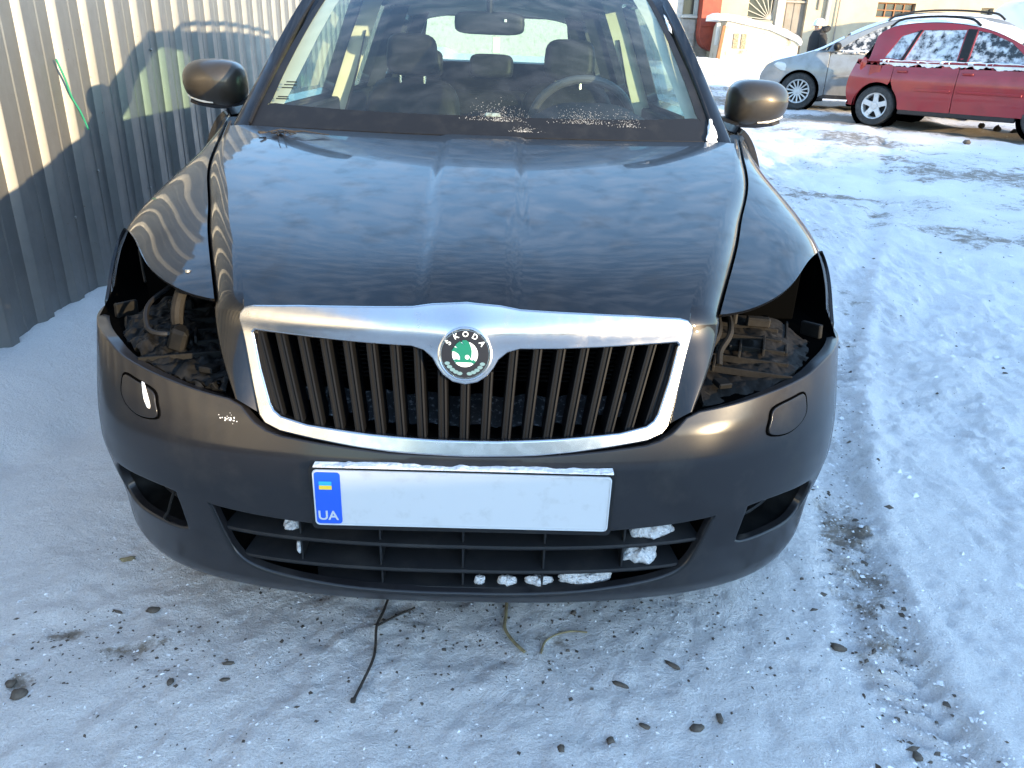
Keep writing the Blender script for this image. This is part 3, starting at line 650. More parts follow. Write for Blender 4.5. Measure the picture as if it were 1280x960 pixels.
# ---- headlight bays
def bay(sx):
    S = np.array([sx, 1, 1]); top = [Fd(t, Y) for t, Y in smooth_poly([(.0, .19), (.11, .216), (.20, .254), (.28, .308), (.36, .383), (.44, .463), (.56, .575)], 3)]
    out = [Fd(t, Y)*np.array([.995, 1, 1]) for t, Y in ((.63, .570), (.69, .541), (.76, .503), (.84, .460))]
    low = [A(u, z-.004) for u, z in ((.90, .640), (.85, .638), (.765, .634), (.70, .620), (.645, .612), (.58, .603), (.50, .592), (.43, .585))]
    inn = [np.array(p) for p in ((.412, .082, .592), (.43, .107, .632), (.449, .138, .670), (.460, .165, .700))]
    loop = [p for p in top+out+low+inn]; c = np.mean(loop, 0); rings = []
    for k, dy_, dz_ in ((1.0, .006, 0), (1.0, .05, 0), (.97, .16, .0), (.90, .30, .0), (.55, .36, .0)): rings.append([(c+(p-c)*np.array([k, .55 if dy_ > .1 else k, k])+np.array([0, dy_, dz_]))*S for p in loop])
    b = MB().loft(rings, (False, True)).build('headlight_bay', 'pit', car)
    # lamp shelf with ribs and clips: dusty right, left darkened in colour for shade
    sh = [(.435, .105), (.50, .125), (.57, .155), (.63, .20), (.685, .27), (.70, .34), (.67, .40), (.58, .42), (.50, .40), (.455, .30), (.44, .20)]
    zf = lambda x, y: .578+.20*(y-.11)+.008*math.sin(x*23)
    MB().loft([[(sx*x, y, zf(x, y)) for x, y in sh], [(sx*x, y, zf(x, y)-.012) for x, y in sh]]).build('lamp_shelf', 'dusty' if sx > 0 else 'bay', b)
    rnd = random.Random(5 if sx > 0 else 11); sd_ = 3.7 if sx > 0 else 8.2
    def ragged(x, y):
        a = float(fbm(np.array([x*34+sd_]), np.array([y*26]), 3)[0]); b_ = float(vnoise(np.array([math.floor(x*46+y*9)*.73+sd_]), np.array([math.floor(y*30-x*6)*.61]))[0]); return np.array([sx*x, y, zf(x, y)+.006+(.014 if sx > 0 else .05)*abs(a)+(.010 if sx > 0 else .016)*b_])
    panel('ragged_liner', ragged, sh, st=(.006, .006), m='dusty' if sx > 0 else 'bay', parent=b, flip=sx < 0, r=.001, depth=.008)
    def bit(x, y, z, s, rz=0, m='dusty', name='bracket'):
        s = (s[0]*.7, s[1]*.7, s[2]*.5) if name == 'bracket' else s; z -= .008; m = 'bay' if (sx < 0 or m == 'black') else m
        MB().box((sx*x, y, z), s, min(s)*.18, Matrix.Rotation(sx*rz, 3, 'Z') @ Matrix.Rotation(rnd.uniform(-.12, .12), 3, 'X')).build(name, m, b)
    for k in range(5): bit(.535+.012*k, .20+.042*k, zf(.55, .2+.042*k)+.024, (.17-.012*k, .005, .014), -.32, name='shelf_rib')
    for k in range(4): bit(.50+.052*k, .29+.015*k, zf(.5+.05*k, .29)+.024, (.005, .16, .014), -.32, name='shelf_rib')
    bit(.60, .36, .672, (.07, .03, .04), -.2); bit(.48, .16, .615, (.04, .04, .022), .3, 'black')
    bit(.72, .37, .655, (.016, .07, .06), .55, 'black'); bit(.46, .24, .65, (.03, .08, .05), 0., 'black')
    for k in range(3): bit(rnd.uniform(.47, .66), rnd.uniform(.16, .36), 0.632+rnd.uniform(0, .03), (rnd.uniform(.008, .04), rnd.uniform(.008, .04), rnd.uniform(.01, .03)), rnd.uniform(-.8, .8), 'black')
    MB().box((sx*.60, .46, .70), (.22, .012, .12), .004).build('inner_panel', 'pit', b)
    MB().box((sx*.565, .44, .70), (.016, .02, .13), .004).build('bracket', 'bay', b)
    if sx < 0:
        P = [(-.555, .40, .735), (-.553, .33, .735), (-.557, .285, .725), (-.563, .262, .70), (-.566, .252, .672), (-.565, .255, .645)]; MB().tube(smooth_poly(P, 6), .0125, 10).build('hose', 'dusty', b)
        MB().box((-.555, .225, .640), (.032, .04, .045), .006, Matrix.Rotation(.35, 3, 'Y')).build('connector', 'bay', b)
        MB().tube([(-.548, .29, .757), (-.549, .288, .735)], .006, 8).build('bolt', 'steel', b)
        MB().tube([(-.735, .50, .74), (-.72, .47, .70), (-.712, .455, .68)], .003, 6).build('wire', 'dusty', b)
        P = [(-.62, .36, .70), (-.64, .30, .68), (-.62, .24, .655), (-.585, .22, .65), (-.54, .24, .65)]; MB().tube(smooth_poly(P, 6), .005, 6).build('wire', 'black', b)
    else:
        for d in (0, .022):
            P = [(.475+d, .40, .735), (.485+d, .30, .715), (.478+d, .22, .69), (.455+d, .19, .66), (.45+d, .17, .64)]; MB().tube(smooth_poly(P, 6), .006, 8).build('wire', 'dusty', b)
        MB().tube([(.548, .36, .76), (.55, .36, .66)], .006, 8).build('rod', 'dusty', b)
for sx in (1, -1): bay(sx)
# ------------------------------------------------------------------ cabin of the dark grey car
ZB = Zs(1.3)-.003; XB = Xs(1.3)+.003
def Sg(Y, z, sx=1, d=0):
    """side glass and pillar surface above the belt line"""
    x = .748-.385*(z-.95)-.05*max(0, z-1.25)**2*10-.10*sstep((Y-3.7)/.7)*(1+.3*(z-.95))-.03*sstep((1.7-Y)/.6)
    return np.array([sx*(x+d), Y, z])
APIL = lambda z: float(np.interp(z, [.93, .945, 1.26, 1.33, 1.40], [1.20, 1.21, 1.65, 1.76, 1.90]))
def Wd(a, b, d=0):
    w = .690-.115*b; Y = (1.048+.125*a*a)*(1-b)+(1.80+.10*a*a)*b; Z = (.948-.004*a*a)*(1-b)+(1.405-.022*a*a)*b+.028*4*b*(1-b)
    return np.array([a*w, Y-d*.5, Z+d*.86])
sq = [(-.975, 0), (.975, 0), (.955, .5), (.935, 1), (-.935, 1), (-.955, .5)]
ws = panel('windscreen', Wd, sq, st=(.05, .04), m='glassf', parent=car, r=.001, depth=.002)
fo = [(-.975, -.004), (.975, -.004), (.955, .5), (.935, 1.004), (-.935, 1.004), (-.955, .5)]
fi_ = smooth_poly([(-.90, .10), (-.5, .083), (0, .08), (.5, .083), (.90, .10), (.925, .125), (.92, .5), (.905, .93), (.88, .965), (0, .975), (-.88, .965), (-.905, .93), (-.92, .5), (-.925, .125)], 4, True)
panel('black_border', lambda a, b: Wd(a, b, .0015), fo, [[tuple(p) for p in fi_]], st=(.05, .04), m='black', parent=ws, r=.0005, depth=.0005)
o = MB()
for k, (x, y, w) in enumerate(((-.895, .205, .05), (-.90, .19, .06), (-.905, .175, .055), (-.905, .13, .05), (-.91, .12, .06))):
    o.add([Wd(x, y, .001), Wd(x+w, y, .001), Wd(x+w, y+.006, .001), Wd(x, y+.006, .001)], [(0, 1, 2, 3)])
o.build('glass_marking', 'dash', ws, smooth=False)
# cowl between bonnet and glass
rows = []
for a in np.linspace(-1, 1, 41):
    x = a*.70; y0 = yr(x); g0 = Wd(a*.975, 0); rows.append([np.array([x, y0-.03, float(Hood(x, y0)[2])-.022]), np.array([x, y0+.006, float(Hood(x, y0)[2])-.014]), g0+np.array([0, .0, .001]), g0+np.array([0, .03, -.02])])
MB().loft(rows, (False, False), False).build('cowl', 'black', car)
# roof
def Roof(a, Y):
    yy = (Y-1.80)/(4.30-1.80); w = .575+.005*math.sin(math.pi*yy)-.06*sstep((Y-3.4)/.9); zc = 1.405+.052*math.sin(math.pi*min(1, .10+yy*.92))**.8-.035*sstep((Y-3.6)/.8)
    zc = 1.405+.055*(1-(1-min(1, yy/.45))**2) if yy < .45 else 1.46-.075*((yy-.45)/.55)**2
    return np.array([a*w, Y+.10*a*a*(1-yy), zc-.030*a*a-.03*abs(a)**6])
roof = panel('roof', Roof, [(-1, 1.80), (1, 1.80), (1, 4.30), (-1, 4.30)], st=(.06, .06), m='paint', parent=car, r=.004, depth=.02)
panel('headliner', lambda a, Y: Roof(a*.97, Y)-np.array([0, 0, .035]), [(-1, 1.83), (1, 1.83), (1, 4.2), (-1, 4.2)], st=(.1, .1), m='trim', parent=car, flip=True, r=.002, depth=.002)
for sx in (1, -1):
    P = [Roof(.93*sx, 2.02)+np.array([0, 0, .005])]+[Roof(.93*sx, Y)+np.array([0, 0, .048]) for Y in (2.16, 2.5, 3.0, 3.5, 3.85)]+[Roof(.93*sx, 4.02)+np.array([0, 0, .005])]
    MB().tube(smooth_poly(P, 6), .013, 8).build('roof_rail', 'black', roof)
# side frames with window openings, doors, glass
WF = [(1.50, .985), (2.42, .985), (2.42, 1.355), (1.93, 1.345), (1.72, 1.24)]
WR = [(2.55, .985), (3.36, .985), (3.36, 1.36), (2.55, 1.362)]
WQ = [(3.48, .99), (4.02, 1.02), (3.98, 1.32), (3.48, 1.355)]
def frame_side(sx):
    out = [(1.215, .938), (1.45, .945), (2.0, .948), (3.0, .950), (4.32, .965), (4.24, 1.20), (4.12, 1.372), (3.6, 1.395), (3.0, 1.405), (2.4, 1.405), (1.92, 1.395), (1.76, 1.335), (1.65, 1.262), (1.42, 1.10)]
    panel('pillar_frame', lambda Y, z: Sg(Y, z, sx), out, [WF, WR, WQ], st=(.06, .04), m='paint', parent=car, flip=sx < 0, r=.004, depth=.035, hole_depth=.04)
    for n_, w in (('front_door', WF), ('rear_door', WR), ('quarter', WQ)):
        c = np.mean(np.array(w), 0); q = [tuple(c+(np.array(p)-c)*1.02) for p in w]
        panel('side_window', lambda Y, z: Sg(Y, z, sx, -.012), q, st=(.15, .1), m='glass', parent=car, flip=sx < 0, r=.001, depth=.003)
    S = lambda t, Y: Fd(t, Y, sx)
    d1 = [(0, 1.308), (0, 2.47)]+[(1.85, 2.50), (1.85, 1.308)]
    front = panel('door', S, d1, st=(.06, .06), m='paint', parent=car, flip=sx > 0, r=.003, depth=.02)
    ar = [(t_at(Y, .315+math.sqrt(max(0, .37**2-(Y-3.478)**2))), Y) for Y in np.linspace(3.118, 3.44, 14)]
    rear = panel('door', S, [(0, 2.478), (0, 3.42)]+[(min(1.6, t), Y) for t, Y in reversed(ar)]+[(1.85, 3.09), (1.85, 2.508)], st=(.06, .06), m='paint', parent=car, flip=sx > 0, r=.003, depth=.02)
    ar2 = [(t_at(Y, .315+math.sqrt(max(0, .37**2-(Y-3.478)**2))), Y) for Y in np.linspace(3.45, 3.84, 16)]
    panel('rear_wing', S, [(0, 3.43), (0, 4.40), (.5, 4.50), (1.0, 4.52), (1.5, 4.50), (1.6, 4.0)]+[(min(1.6, t), Y) for t, Y in reversed(ar2)], st=(.06, .05), m='paint', parent=car, flip=sx > 0, r=.003, depth=.02)
    for dr, Yh in ((front, 2.36), (rear, 3.26)):
        p = Fd(.33, Yh, sx); MB().box((p[0]+sx*.012, Yh, p[2]), (.025, .17, .028), .010).build('handle', 'paint', dr)
    MB().box((sx*.80, 2.2, .215), (.10, 2.0, .09), .02).build('sill', 'bumper', car)
    # inner pillar trims, cream
    MB().loft([[tuple(Sg(Y+dY, z, sx, -.05)) for Y, z, dY in ((APIL(z_), z_, e) for e in (.0, .09))]+[tuple(Sg(APIL(z_)+.09, z_, sx, -.085)), tuple(Sg(APIL(z_), z_, sx, -.105))] for z_ in (.96, 1.08, 1.18, 1.28, 1.36)]).build('pillar_trim', 'trim', car)
    for Yp, w, zt, m_ in ((2.485, .10, 1.37, 'trim'), (3.42, .10, 1.36, 'dash'), (4.06, .12, 1.35, 'dash')):
        MB().loft([[tuple(Sg(Yp-w/2+.01, z, sx, -.046)), tuple(Sg(Yp+w/2, z, sx, -.046)), tuple(Sg(Yp+w/2-.01, z, sx, -.10)), tuple(Sg(Yp-w/2+.02, z, sx, -.125))] for z in (.62, .99, 1.0, 1.15, zt)]).build('pillar_trim', m_, car)
    MB().box((sx*.69, 2.9, .70), (.04, 3.0, .50), .02).build('door_lining', 'dash', car)
    P = [Sg(2.46, 1.22, sx, -.10), Sg(2.44, 1.05, sx, -.12), Sg(2.42, .85, sx, -.13), Sg(2.42, .6, sx, -.14)]
    rows = [[tuple(p+np.array([-sx*.0, -.022, 0])), tuple(p+np.array([-sx*.003, -.022, 0])), tuple(p+np.array([-sx*.003, .022, 0])), tuple(p+np.array([0, .022, 0]))] for p in P]; MB().loft(rows).build('seat_belt', 'seat', car)
    # outer A-pillar skin between glass and door frame
    rr = []
    for b in np.linspace(-.06, 1.02, 16):
        g0 = Wd(sx*.972, b, .002); z = g0[2]; s0_ = Sg(APIL(max(.938, z-.012)), max(.938, z-.012), sx, .002); m0 = (g0+s0_)/2+np.array([sx*.012, -.014, .014])
        rr.append([g0+np.array([0, .01, -.01]), g0+np.array([sx*.003, -.002, .004]), g0*.7+m0*.3+np.array([sx*.001, -.004, .004]), m0, m0*.4+s0_*.6+np.array([sx*.004, -.004, .004]), s0_, s0_+np.array([-sx*.004, .03, -.008])])
    MB().loft(rr, (False, False), False).build('windscreen_pillar', 'paint', car, auto=50)
    P = [Wd(sx*.974, b, .004)+np.array([sx*.004, 0, 0]) for b in np.linspace(.0, 1.0, 12)]; MB().tube(P, .0055, 6).build('glass_seal', 'black', car)
for sx in (1, -1): frame_side(sx)
# corner caps where fender, pillar and bonnet meet
for sx in (1, -1):
    P = [(sx*.735, 1.165, .933), (sx*.752, 1.215, .944), (sx*.765, 1.30, .955)]
    MB().box((sx*.742, 1.225, .928), (.05, .14, .035), .008, Matrix.Rotation(-sx*.42, 3, 'Z') @ Matrix.Rotation(.12, 3, 'X')).build('corner_cap', 'black', car)
# tailgate
tg = [(-.60, .60), (.60, .60), (.62, .95), (.50, 1.375), (-.50, 1.375), (-.62, .95)]
rw_ = [(-.50, 1.085), (.50, 1.085), (.455, 1.345), (.40, 1.365), (-.40, 1.365), (-.455, 1.345)]
def Tg(x, z): return np.array([x, 4.50-.42*max(0, z-.9)**1.3-.10*x*x, z])
tailgate = panel('tailgate', Tg, tg, [rw_], st=(.06, .06), m='paint', parent=car, flip=True, r=.004, depth=.03)
panel('rear_window', lambda x, z: Tg(x, z)-np.array([0, .012, 0]), [(x*1.03, 1.22+(z-1.22)*1.04) for x, z in rw_], st=(.12, .08), m='glass', parent=tailgate, flip=True, r=.001, depth=.003)
MB().loft([[(x, 4.52-.12*x*x+dy_, z) for x in np.linspace(-.78, .78, 15)] for dy_, z in ((-.06, .28), (.04, .34), (.05, .5), (.02, .60), (-.06, .62))], (False, False), False).build('rear_bumper', 'bumper', car)
MB().box((0, 2.85, .27), (1.40, 3.2, .05), .01).build('floor_pan', 'pit', car)
MB().box((0, 1.22, .55), (1.36, .04, .62), .01).build('bulkhead', 'pit', car)
# ---- wheels
def wheel(parent, c, sx, R=.315, W=.205, spokes=7, rim_r=.215, wide=.030, axle='X'):
    Mx = Matrix.Rotation(math.pi/2*sx, 3, 'Y') if axle == 'X' else Matrix.Rotation(-math.pi/2*sx, 3, 'X')
    w = MB().lathe([(rim_r*.96, -W/2), (R*.93, -W/2), (R, -W*.34), (R, W*.34), (R*.93, W/2), (rim_r*1.03, W/2-.004), (rim_r*.96, W*.38)], c, Mx, 40, False).build('wheel', 'rubber', parent)
    MB().lathe([(rim_r*.80, -W*.4), (rim_r*1.0, -W*.42), (rim_r*.93, W*.05), (rim_r*1.0, W*.42), (rim_r*.985, W*.46), (rim_r*.90, W*.40), (rim_r*.86, W*.1), (rim_r*.80, -W*.3)], c, Mx, 40, False).build('rim', 'alloy', w)
    MB().lathe([(0, -W*.1), (rim_r*.86, -W*.1), (rim_r*.86, -W*.04), (0, -W*.04)], c, Mx, 24).build('brake_disc', 'black', w)
    for k in range(spokes):
        a = 2*math.pi*k/spokes+.3; rot = Matrix.Rotation(a, 3, 'Z'); V_ = []
        for r_, hw, h in ((.03, wide*.75, W*.30), (rim_r*.5, wide*.55, W*.36), (rim_r*.92, wide*.62, W*.40)):
            for s_ in (-1, 1): V_.append((r_, s_*hw, h)); 
            for s_ in (1, -1): V_.append((r_, s_*hw*1.1, h-.025))
        rings = [[tuple(np.array(Mx @ (rot @ Vector(v)))+np.array(c)) for v in V_[i*4:i*4+4]] for i in range(3)]; MB().loft(rings).build('spoke', 'alloy', w)
    MB().lathe([(0, W*.2), (rim_r*.24, W*.2), (rim_r*.22, W*.38), (0, W*.40)], c, Mx, 16).build('hub_cap', 'alloy', w)
    return w
for sx in (1, -1):
    for Y in (.90, 3.478): wheel(car, (sx*.765, Y, .313), sx)
# ---- mirrors
def door_mirror(sx):
    c = np.array([.925, 1.625, 1.028]); rings = []
    for yy, k in [(-.090*math.cos(f), math.sin(f)**.85) for f in np.radians([1.2, 7, 16, 25, 35, 46, 58, 70, 82])]+[(.01, 1.0), (.035, 1.0), (.055, .98), (.062, .955)]:
        ring = []
        for a in np.linspace(0, 2*math.pi, 36, endpoint=False):
            ca, sa = math.cos(a), math.sin(a); e = 1-.38*k**2.5; x = math.copysign(abs(ca)**e, ca)*.106; z = math.copysign(abs(sa)**e, sa)*.076
            x *= 1-.10*max(0, -z/.076)*(1 if x > 0 else -.2); z *= 1-.16*max(0, x/.106)**2
            ring.append(((c[0]+x*k+.010*(1-k)**1)*sx, c[1]+yy+.018*k*(x/.1), c[2]+z*k+.012*(1-k)))
        rings.append(ring)
    m = MB().loft(rings, (True, False)).build('door_mirror', 'mircap', car, auto=60)
    MB().loft([rings[-1], [tuple(np.array([c[0]*sx, c[1]+.05, c[2]])+(np.array(p)-np.array([c[0]*sx, c[1]+.05, c[2]]))*.93) for p in rings[-1]], [tuple(np.array([c[0]*sx, c[1]+.03, c[2]])+(np.array(p)-np.array([c[0]*sx, c[1]+.06, c[2]]))*np.array([.9, .4, .9])) for p in rings[-1]]], (False, True)).build('mirror_rim', 'black', m)
    g_ = [tuple(np.array([c[0]*sx, c[1]+.052, c[2]])+(np.array(p)-np.array([c[0]*sx, c[1]+.06, c[2]]))*np.array([.88, .3, .86])) for p in rings[-1]]
    MB().loft([g_, [(p[0], p[1]-.003, p[2]) for p in g_]]).build('mirror_glass', 'mirrorglass', m)
    # lower black shell, clear indicator, stalk
    lo = []
    for x, h in ((.822, .020), (.86, .024), (.92, .024), (.975, .018), (1.0, .010)):
        zb = 1.028-.066+.016*max(0, (x-.92)/.1)**2; lo.append([(sx*x, 1.625+dy_, zb+dz_) for dy_, dz_ in ((-.050+.03*abs(x-.92)/.1, h*.55), (-.056+.03*abs(x-.92)/.1, 0), (-.035, -h*.5), (.055, -h*.5), (.06, 0), (.055, h*.5))])
    MB().loft(lo).build('lower_shell', 'bumper', m)
    ind = []
    for x in (.915, .945, .972, .995, 1.010):
        zb = 1.028-.055+.022*max(0, (x-.92)/.1)**2; y_ = 1.625-.060+.050*max(0, (x-.93)/.09)**2; ind.append([(sx*x, y_+.014, zb+.007), (sx*x, y_-.002, zb+.005), (sx*x, y_-.002, zb-.005), (sx*x, y_+.014, zb-.006)])
    MB().loft(ind).build('indicator', 'indicator', m)
    st_ = [[(sx*x, 1.625+dy_*w, z+dz_*w) for dy_, dz_ in ((-.06, .0), (-.03, .024), (.03, .024), (.06, 0), (.03, -.024), (-.03, -.024))] for x, z, w in ((.735, .955, 1.1), (.775, .957, .9), (.81, .962, .8), (.86, .966, .75))]
    MB().loft(st_).build('stalk', 'black', m)
for sx in (1, -1): door_mirror(sx)
# ---- interior
rows = []
for x in np.linspace(-.70, .70, 41):
    hump = .060*math.exp(-((x-.335)/.17)**4); a = x/.70
    yg = 1.05+.125*a*a; rows.append([np.array([x, yg+.02, .925]), np.array([x, yg+.12, .945+hump*.1]), np.array([x, 1.42, .955+hump*.55]), np.array([x, 1.50, .957+hump]), np.array([x, 1.58, .945+hump*.95]), np.array([x, 1.62, .90+hump*.4]), np.array([x, 1.63, .60])])
MB().loft(rows, (False, False), False).build('dashboard', 'dash', car, auto=50)
sw = MB(); cs = Vector((.335, 1.76, .925)); ax = Vector((0, .86, .5)).normalized(); u_ = Vector((1, 0, 0)); v_ = ax.cross(u_); v_ = v_ if v_.z > 0 else -v_
P = [cs+(u_*math.cos(a)+v_*math.sin(a))*.182 for a in np.linspace(0, 2*math.pi, 48)]; sw.tube(P, .015, 10, False); wheel_ = sw.build('steering_wheel', 'wheelgrey', car)
MB().lathe([(0, -.02), (.065, -.02), (.072, 0), (.05, .022), (0, .03)], tuple(cs), Vector((0, 0, 1)).rotation_difference(ax).to_matrix(), 20).build('hub', 'dash', wheel_)
for d in (u_, -u_, -v_): MB().tube([cs, cs+d*.18], [.022, .014], 8).build('spoke', 'dash', wheel_)
MB().box(tuple(cs+v_*.02-ax*.028), (.03, .004, .02), .004).build('emblem', 'steel', wheel_)
def cushion(c, s, r=.35, tilt=0, n=24, m_='seat', name='headrest', parent=None, taper=1.0):
    rings = []
    for yy, k in ((-1, .70), (-.92, .88), (-.6, .98), (0, 1.0), (.6, .98), (.92, .88), (1, .70)):
        ring = []
        for a in np.linspace(0, 2*math.pi, n, endpoint=False):
            ca, sa = math.cos(a), math.sin(a); x = math.copysign(abs(ca)**r, ca)*s[0]/2*k; z = math.copysign(abs(sa)**r, sa)*s[2]/2*k; x *= 1-(1-taper)*(z/s[2]+.5)
            y = yy*s[1]/2; ct, st_ = math.cos(tilt), math.sin(tilt); ring.append((c[0]+x, c[1]+y*ct+z*st_, c[2]+z*ct-y*st_))
        rings.append(ring)
    return MB().loft(rings).build(name, m_, parent, auto=60)
for x in (-.36, .345):
    s = cushion((x, 2.56, .70), (.50, .15, .68), .42, .24, name='front_seat', parent=car, taper=.86)
    cushion((x, 2.40, .42), (.50, .52, .16), .4, 0, name='seat_base', parent=s); cushion((x, 2.575, 1.128), (.235, .10, .175), .5, .12, name='headrest', parent=s, taper=.93)
    for d in (-.055, .055): MB().tube([(x+d, 2.575, .98), (x+d, 2.578, 1.07)], .007, 8).build('headrest_post', 'ring', s)
rs = cushion((0, 3.52, .66), (1.26, .16, .58), .3, .30, name='rear_seat', parent=car)
for x, h in ((-.02, .13), (-.42, .15), (.42, .15)): cushion((x, 3.56, 1.045+h*.2), (.25, .09, h), .45, .15, name='headrest', parent=rs)
for x in (-.22, .20): MB().box((x, 3.455, .78), (.006, .02, .34), .002).build('seat_seam', 'dash', rs)
cushion((0, 3.30, .42), (1.26, .5, .18), .3, 0, name='seat_base', parent=rs)
rv = cushion((-.006, 1.945, 1.252), (.258, .03, .078), .45, -.1, m_='black', name='rear_view_mirror', parent=car)
MB().tube([(-.006, 1.92, 1.39), (-.006, 1.94, 1.285)], .012, 8).build('mirror_stem', 'black', rv); MB().box((-.006, 1.88, 1.372), (.14, .10, .05), .015).build('sensor_housing', 'black', rv)
MB().box((.052, 1.924, 1.262), (.010, .006, .010), .002).build('mirror_dot', 'badgewhite', rv)
for x in (-.36, .34): MB().box((x, 1.99, 1.395), (.36, .15, .018), .006, Matrix.Rotation(.12, 3, 'X')).build('sun_visor', 'trim', car)
o = MB().box((.02, 1.952, 1.18), (.028, .006, .055), .003); o.tube([(.02, 1.952, 1.205), (.01, 1.95, 1.25)], .0012, 5); tag(o.build('air_freshener', mat('pale card', (.6, .62, .55), .6)), 'small pale air freshener hanging under the rear view mirror', 'air freshener')
o = MB().box((.02, 1.36, .965), (.05, .03, .04), .006); o.box((.055, 1.37, .957), (.03, .02, .02), .004); tag(o.build('trinket', mat('pale trinket', (.45, .45, .42), .5, noise=(80, (.2, .18, .15), .4, .6))), 'small pale trinket on the dashboard behind the windscreen centre', 'ornament')
MT['frost'] = mat('frost', (.34, .34, .34), .8)
# frost and snow left at the foot of the windscreen
def frost(cx, w, b0, h, n, seed):
    rnd = random.Random(seed); mb = MB()
    for k in range(n):
        a = cx+rnd.gauss(0, w); b = b0+abs(rnd.gauss(0, h)); s = rnd.uniform(.0003, .0010)*(1.3 if b < b0+h*.4 else 1); p = Wd(a, max(.005, b), .002); q = [p+np.array([s*math.cos(t), s*.6*math.sin(t), s*.8*math.sin(t)]) for t in np.linspace(0, 2*math.pi, 6, endpoint=False)]
        top = p+np.array([0, -s*.5, s*.7]); mb.add(q+[top], [(i, (i+1) % 6, 6) for i in range(6)])
    return tag(mb.build('frost_patch', MT['frost']), kind='stuff')
for i, (cx, w, b0, h, n, lab) in enumerate(((.06, .055, .06, .035, 420, 'frost specks left of the steering wheel at the windscreen foot'), (.42, .055, .06, .03, 380, 'frost specks in front of the steering wheel at the windscreen foot'), (.60, .03, .05, .035, 160, 'sparse frost specks right of the steering wheel on the windscreen'))):
    tag(frost(cx, w, b0, h, n, i), lab, 'frost', 'frost on the windscreen')
tag(frost(.16, .025, .018, .012, 160, 9), 'pinkish snow crumbs on the black windscreen edge left of the wheel', 'frost', 'frost on the windscreen')
def clump(name, pts, h, lab, seed, m_='snow', grp=None, out=None):
    """lumpy little heap: pts = outline in space, grown upwards / outwards by h along out"""
    rnd = random.Random(seed); P = [np.array(p, float) for p in smooth_poly(pts, 8 if len(pts) < 12 else 4, True)]; c = np.mean(P, 0); out = np.array(out if out is not None else (0, -.3, 1.)); out = out/np.linalg.norm(out)
    rings = []
    for k, e in ((1.0, -.15), (1.04, .12), (1.03, .35), (.95, .6), (.82, .8), (.62, .93), (.4, 1.0), (.12, 1.02)):
        ring = []
        for i, p in enumerate(P):
            n1 = float(fbm(np.array([p[0]*90+seed]), np.array([p[2]*90+e*2]), 3)[0]); n2 = float(fbm(np.array([p[0]*60+seed*3]), np.array([p[1]*60+e]), 2)[0]); ring.append(c+(p-c)*k*(1+.7*n1)+out*h*e*(1+1.5*n2))
        rings.append(ring)
    return tag(MB().loft(rings).build(name, m_, auto=180), lab, 'snow', grp)
clump('snow_clump', [tuple(Wd(.965, .0)+np.array([.01, -.01, -.004])), tuple(Wd(.97, .04)+np.array([.012, 0, 0])), tuple(Wd(.975, .10)+np.array([.006, 0, .0])), tuple(Wd(.95, .03)), tuple(Wd(.93, .0)+np.array([0, -.012, 0]))], .012, 'small snow wedge in the right lower corner of the windscreen', 3)
clump('snow_clump', [tuple(Wd(.965, .60)), tuple(Wd(.972, .66)), tuple(Wd(.97, .73)), tuple(Wd(.96, .70)), tuple(Wd(.955, .63))], .006, 'thin snow strip high on the right edge of the windscreen', 4)
# snow caught in the lower grille
def ledge(u0, u1, z0, z1, d0, d1, h, lab, seed):
    q = []
    rnd = random.Random(seed*7)
    for t in np.linspace(0, 1, 9): q.append(inner(u0+(u1-u0)*t, z0, d0+(d1-d0)*(.42*(1-math.sin(math.pi*(.08+.84*t)))+rnd.uniform(0, .14))))
    for t in np.linspace(1, 0, 9): q.append(inner(u0+(u1-u0)*t, z1, d1-(d1-d0)*(.42*(1-math.sin(math.pi*(.08+.84*t)))+rnd.uniform(0, .14))))
    return clump('snow_clump', [tuple(p) for p in q], h, lab, seed, 'oldsnow', grp='snow caught in the lower grille', out=(0, -.55, 1))
ledge(.325, .415, .334, .346, .018, .07, .022, 'snow wedge on the middle slat at the right end of the lower grille', 21)
ledge(.318, .385, .276, .288, .018, .07, .022, 'snow wedge on the lowest slat at the right end of the lower grille', 22)
ledge(.195, .285, .226, .236, .020, .05, .016, 'long snow lump at the bottom of the lower grille', 23)
ledge(.125, .175, .224, .232, .020, .045, .014, 'jagged snow lump beside the long one in the lower grille', 24)
ledge(.068, .105, .224, .232, .020, .045, .012, 'middle small snow lump at the bottom of the lower grille', 25)
ledge(.022, .042, .224, .234, .020, .04, .012, 'tiny snow lump nearest the centre of the lower grille', 26)
ledge(-.345, -.315, .334, .346, .02, .06, .009, 'small snow bit on the middle slat at the left of the lower grille', 27)
ledge(-.318, -.306, .285, .300, .02, .04, .012, 'snow speck against the left rib of the lower grille', 28)
ledge(.40, .43, .384, .39, .02, .05, .012, 'snow bit on the top slat at the right of the lower grille', 29)
# snow on the plate holder's top edge and on the bumper
rnd = random.Random(4); rows = []
for x in np.linspace(-.258, .262, 90):
    h = max(.0008, .0055*(.55+fbm(np.array([x*30]), np.array([2.]), 3)[0]*2.2)) if x > -.2 else .0012; y0 = PLY+.006; z0 = pz+.0605; rows.append([(x, y0-.003, z0), (x, y0-.003, z0+h*.8), (x, y0+.006, z0+h), (x, y0+.016, z0+h*.7), (x, y0+.016, z0)])
tag(MB().loft(rows).build('snow_strip', 'snow', auto=80), 'thin line of snow along the top edge of the number plate', 'snow')
f_ = Aoff(.001)
clump('snow_clump', [tuple(f_(-.622, .588)), tuple(f_(-.612, .583)), tuple(f_(-.600, .565)), tuple(f_(-.594, .548)), tuple(f_(-.600, .545)), tuple(f_(-.607, .56)), tuple(f_(-.618, .578))], .005, 'white snow smear on the left headlamp washer cover', 31, out=(-.4, -1, .3))
mb = MB(); rnd = random.Random(8)
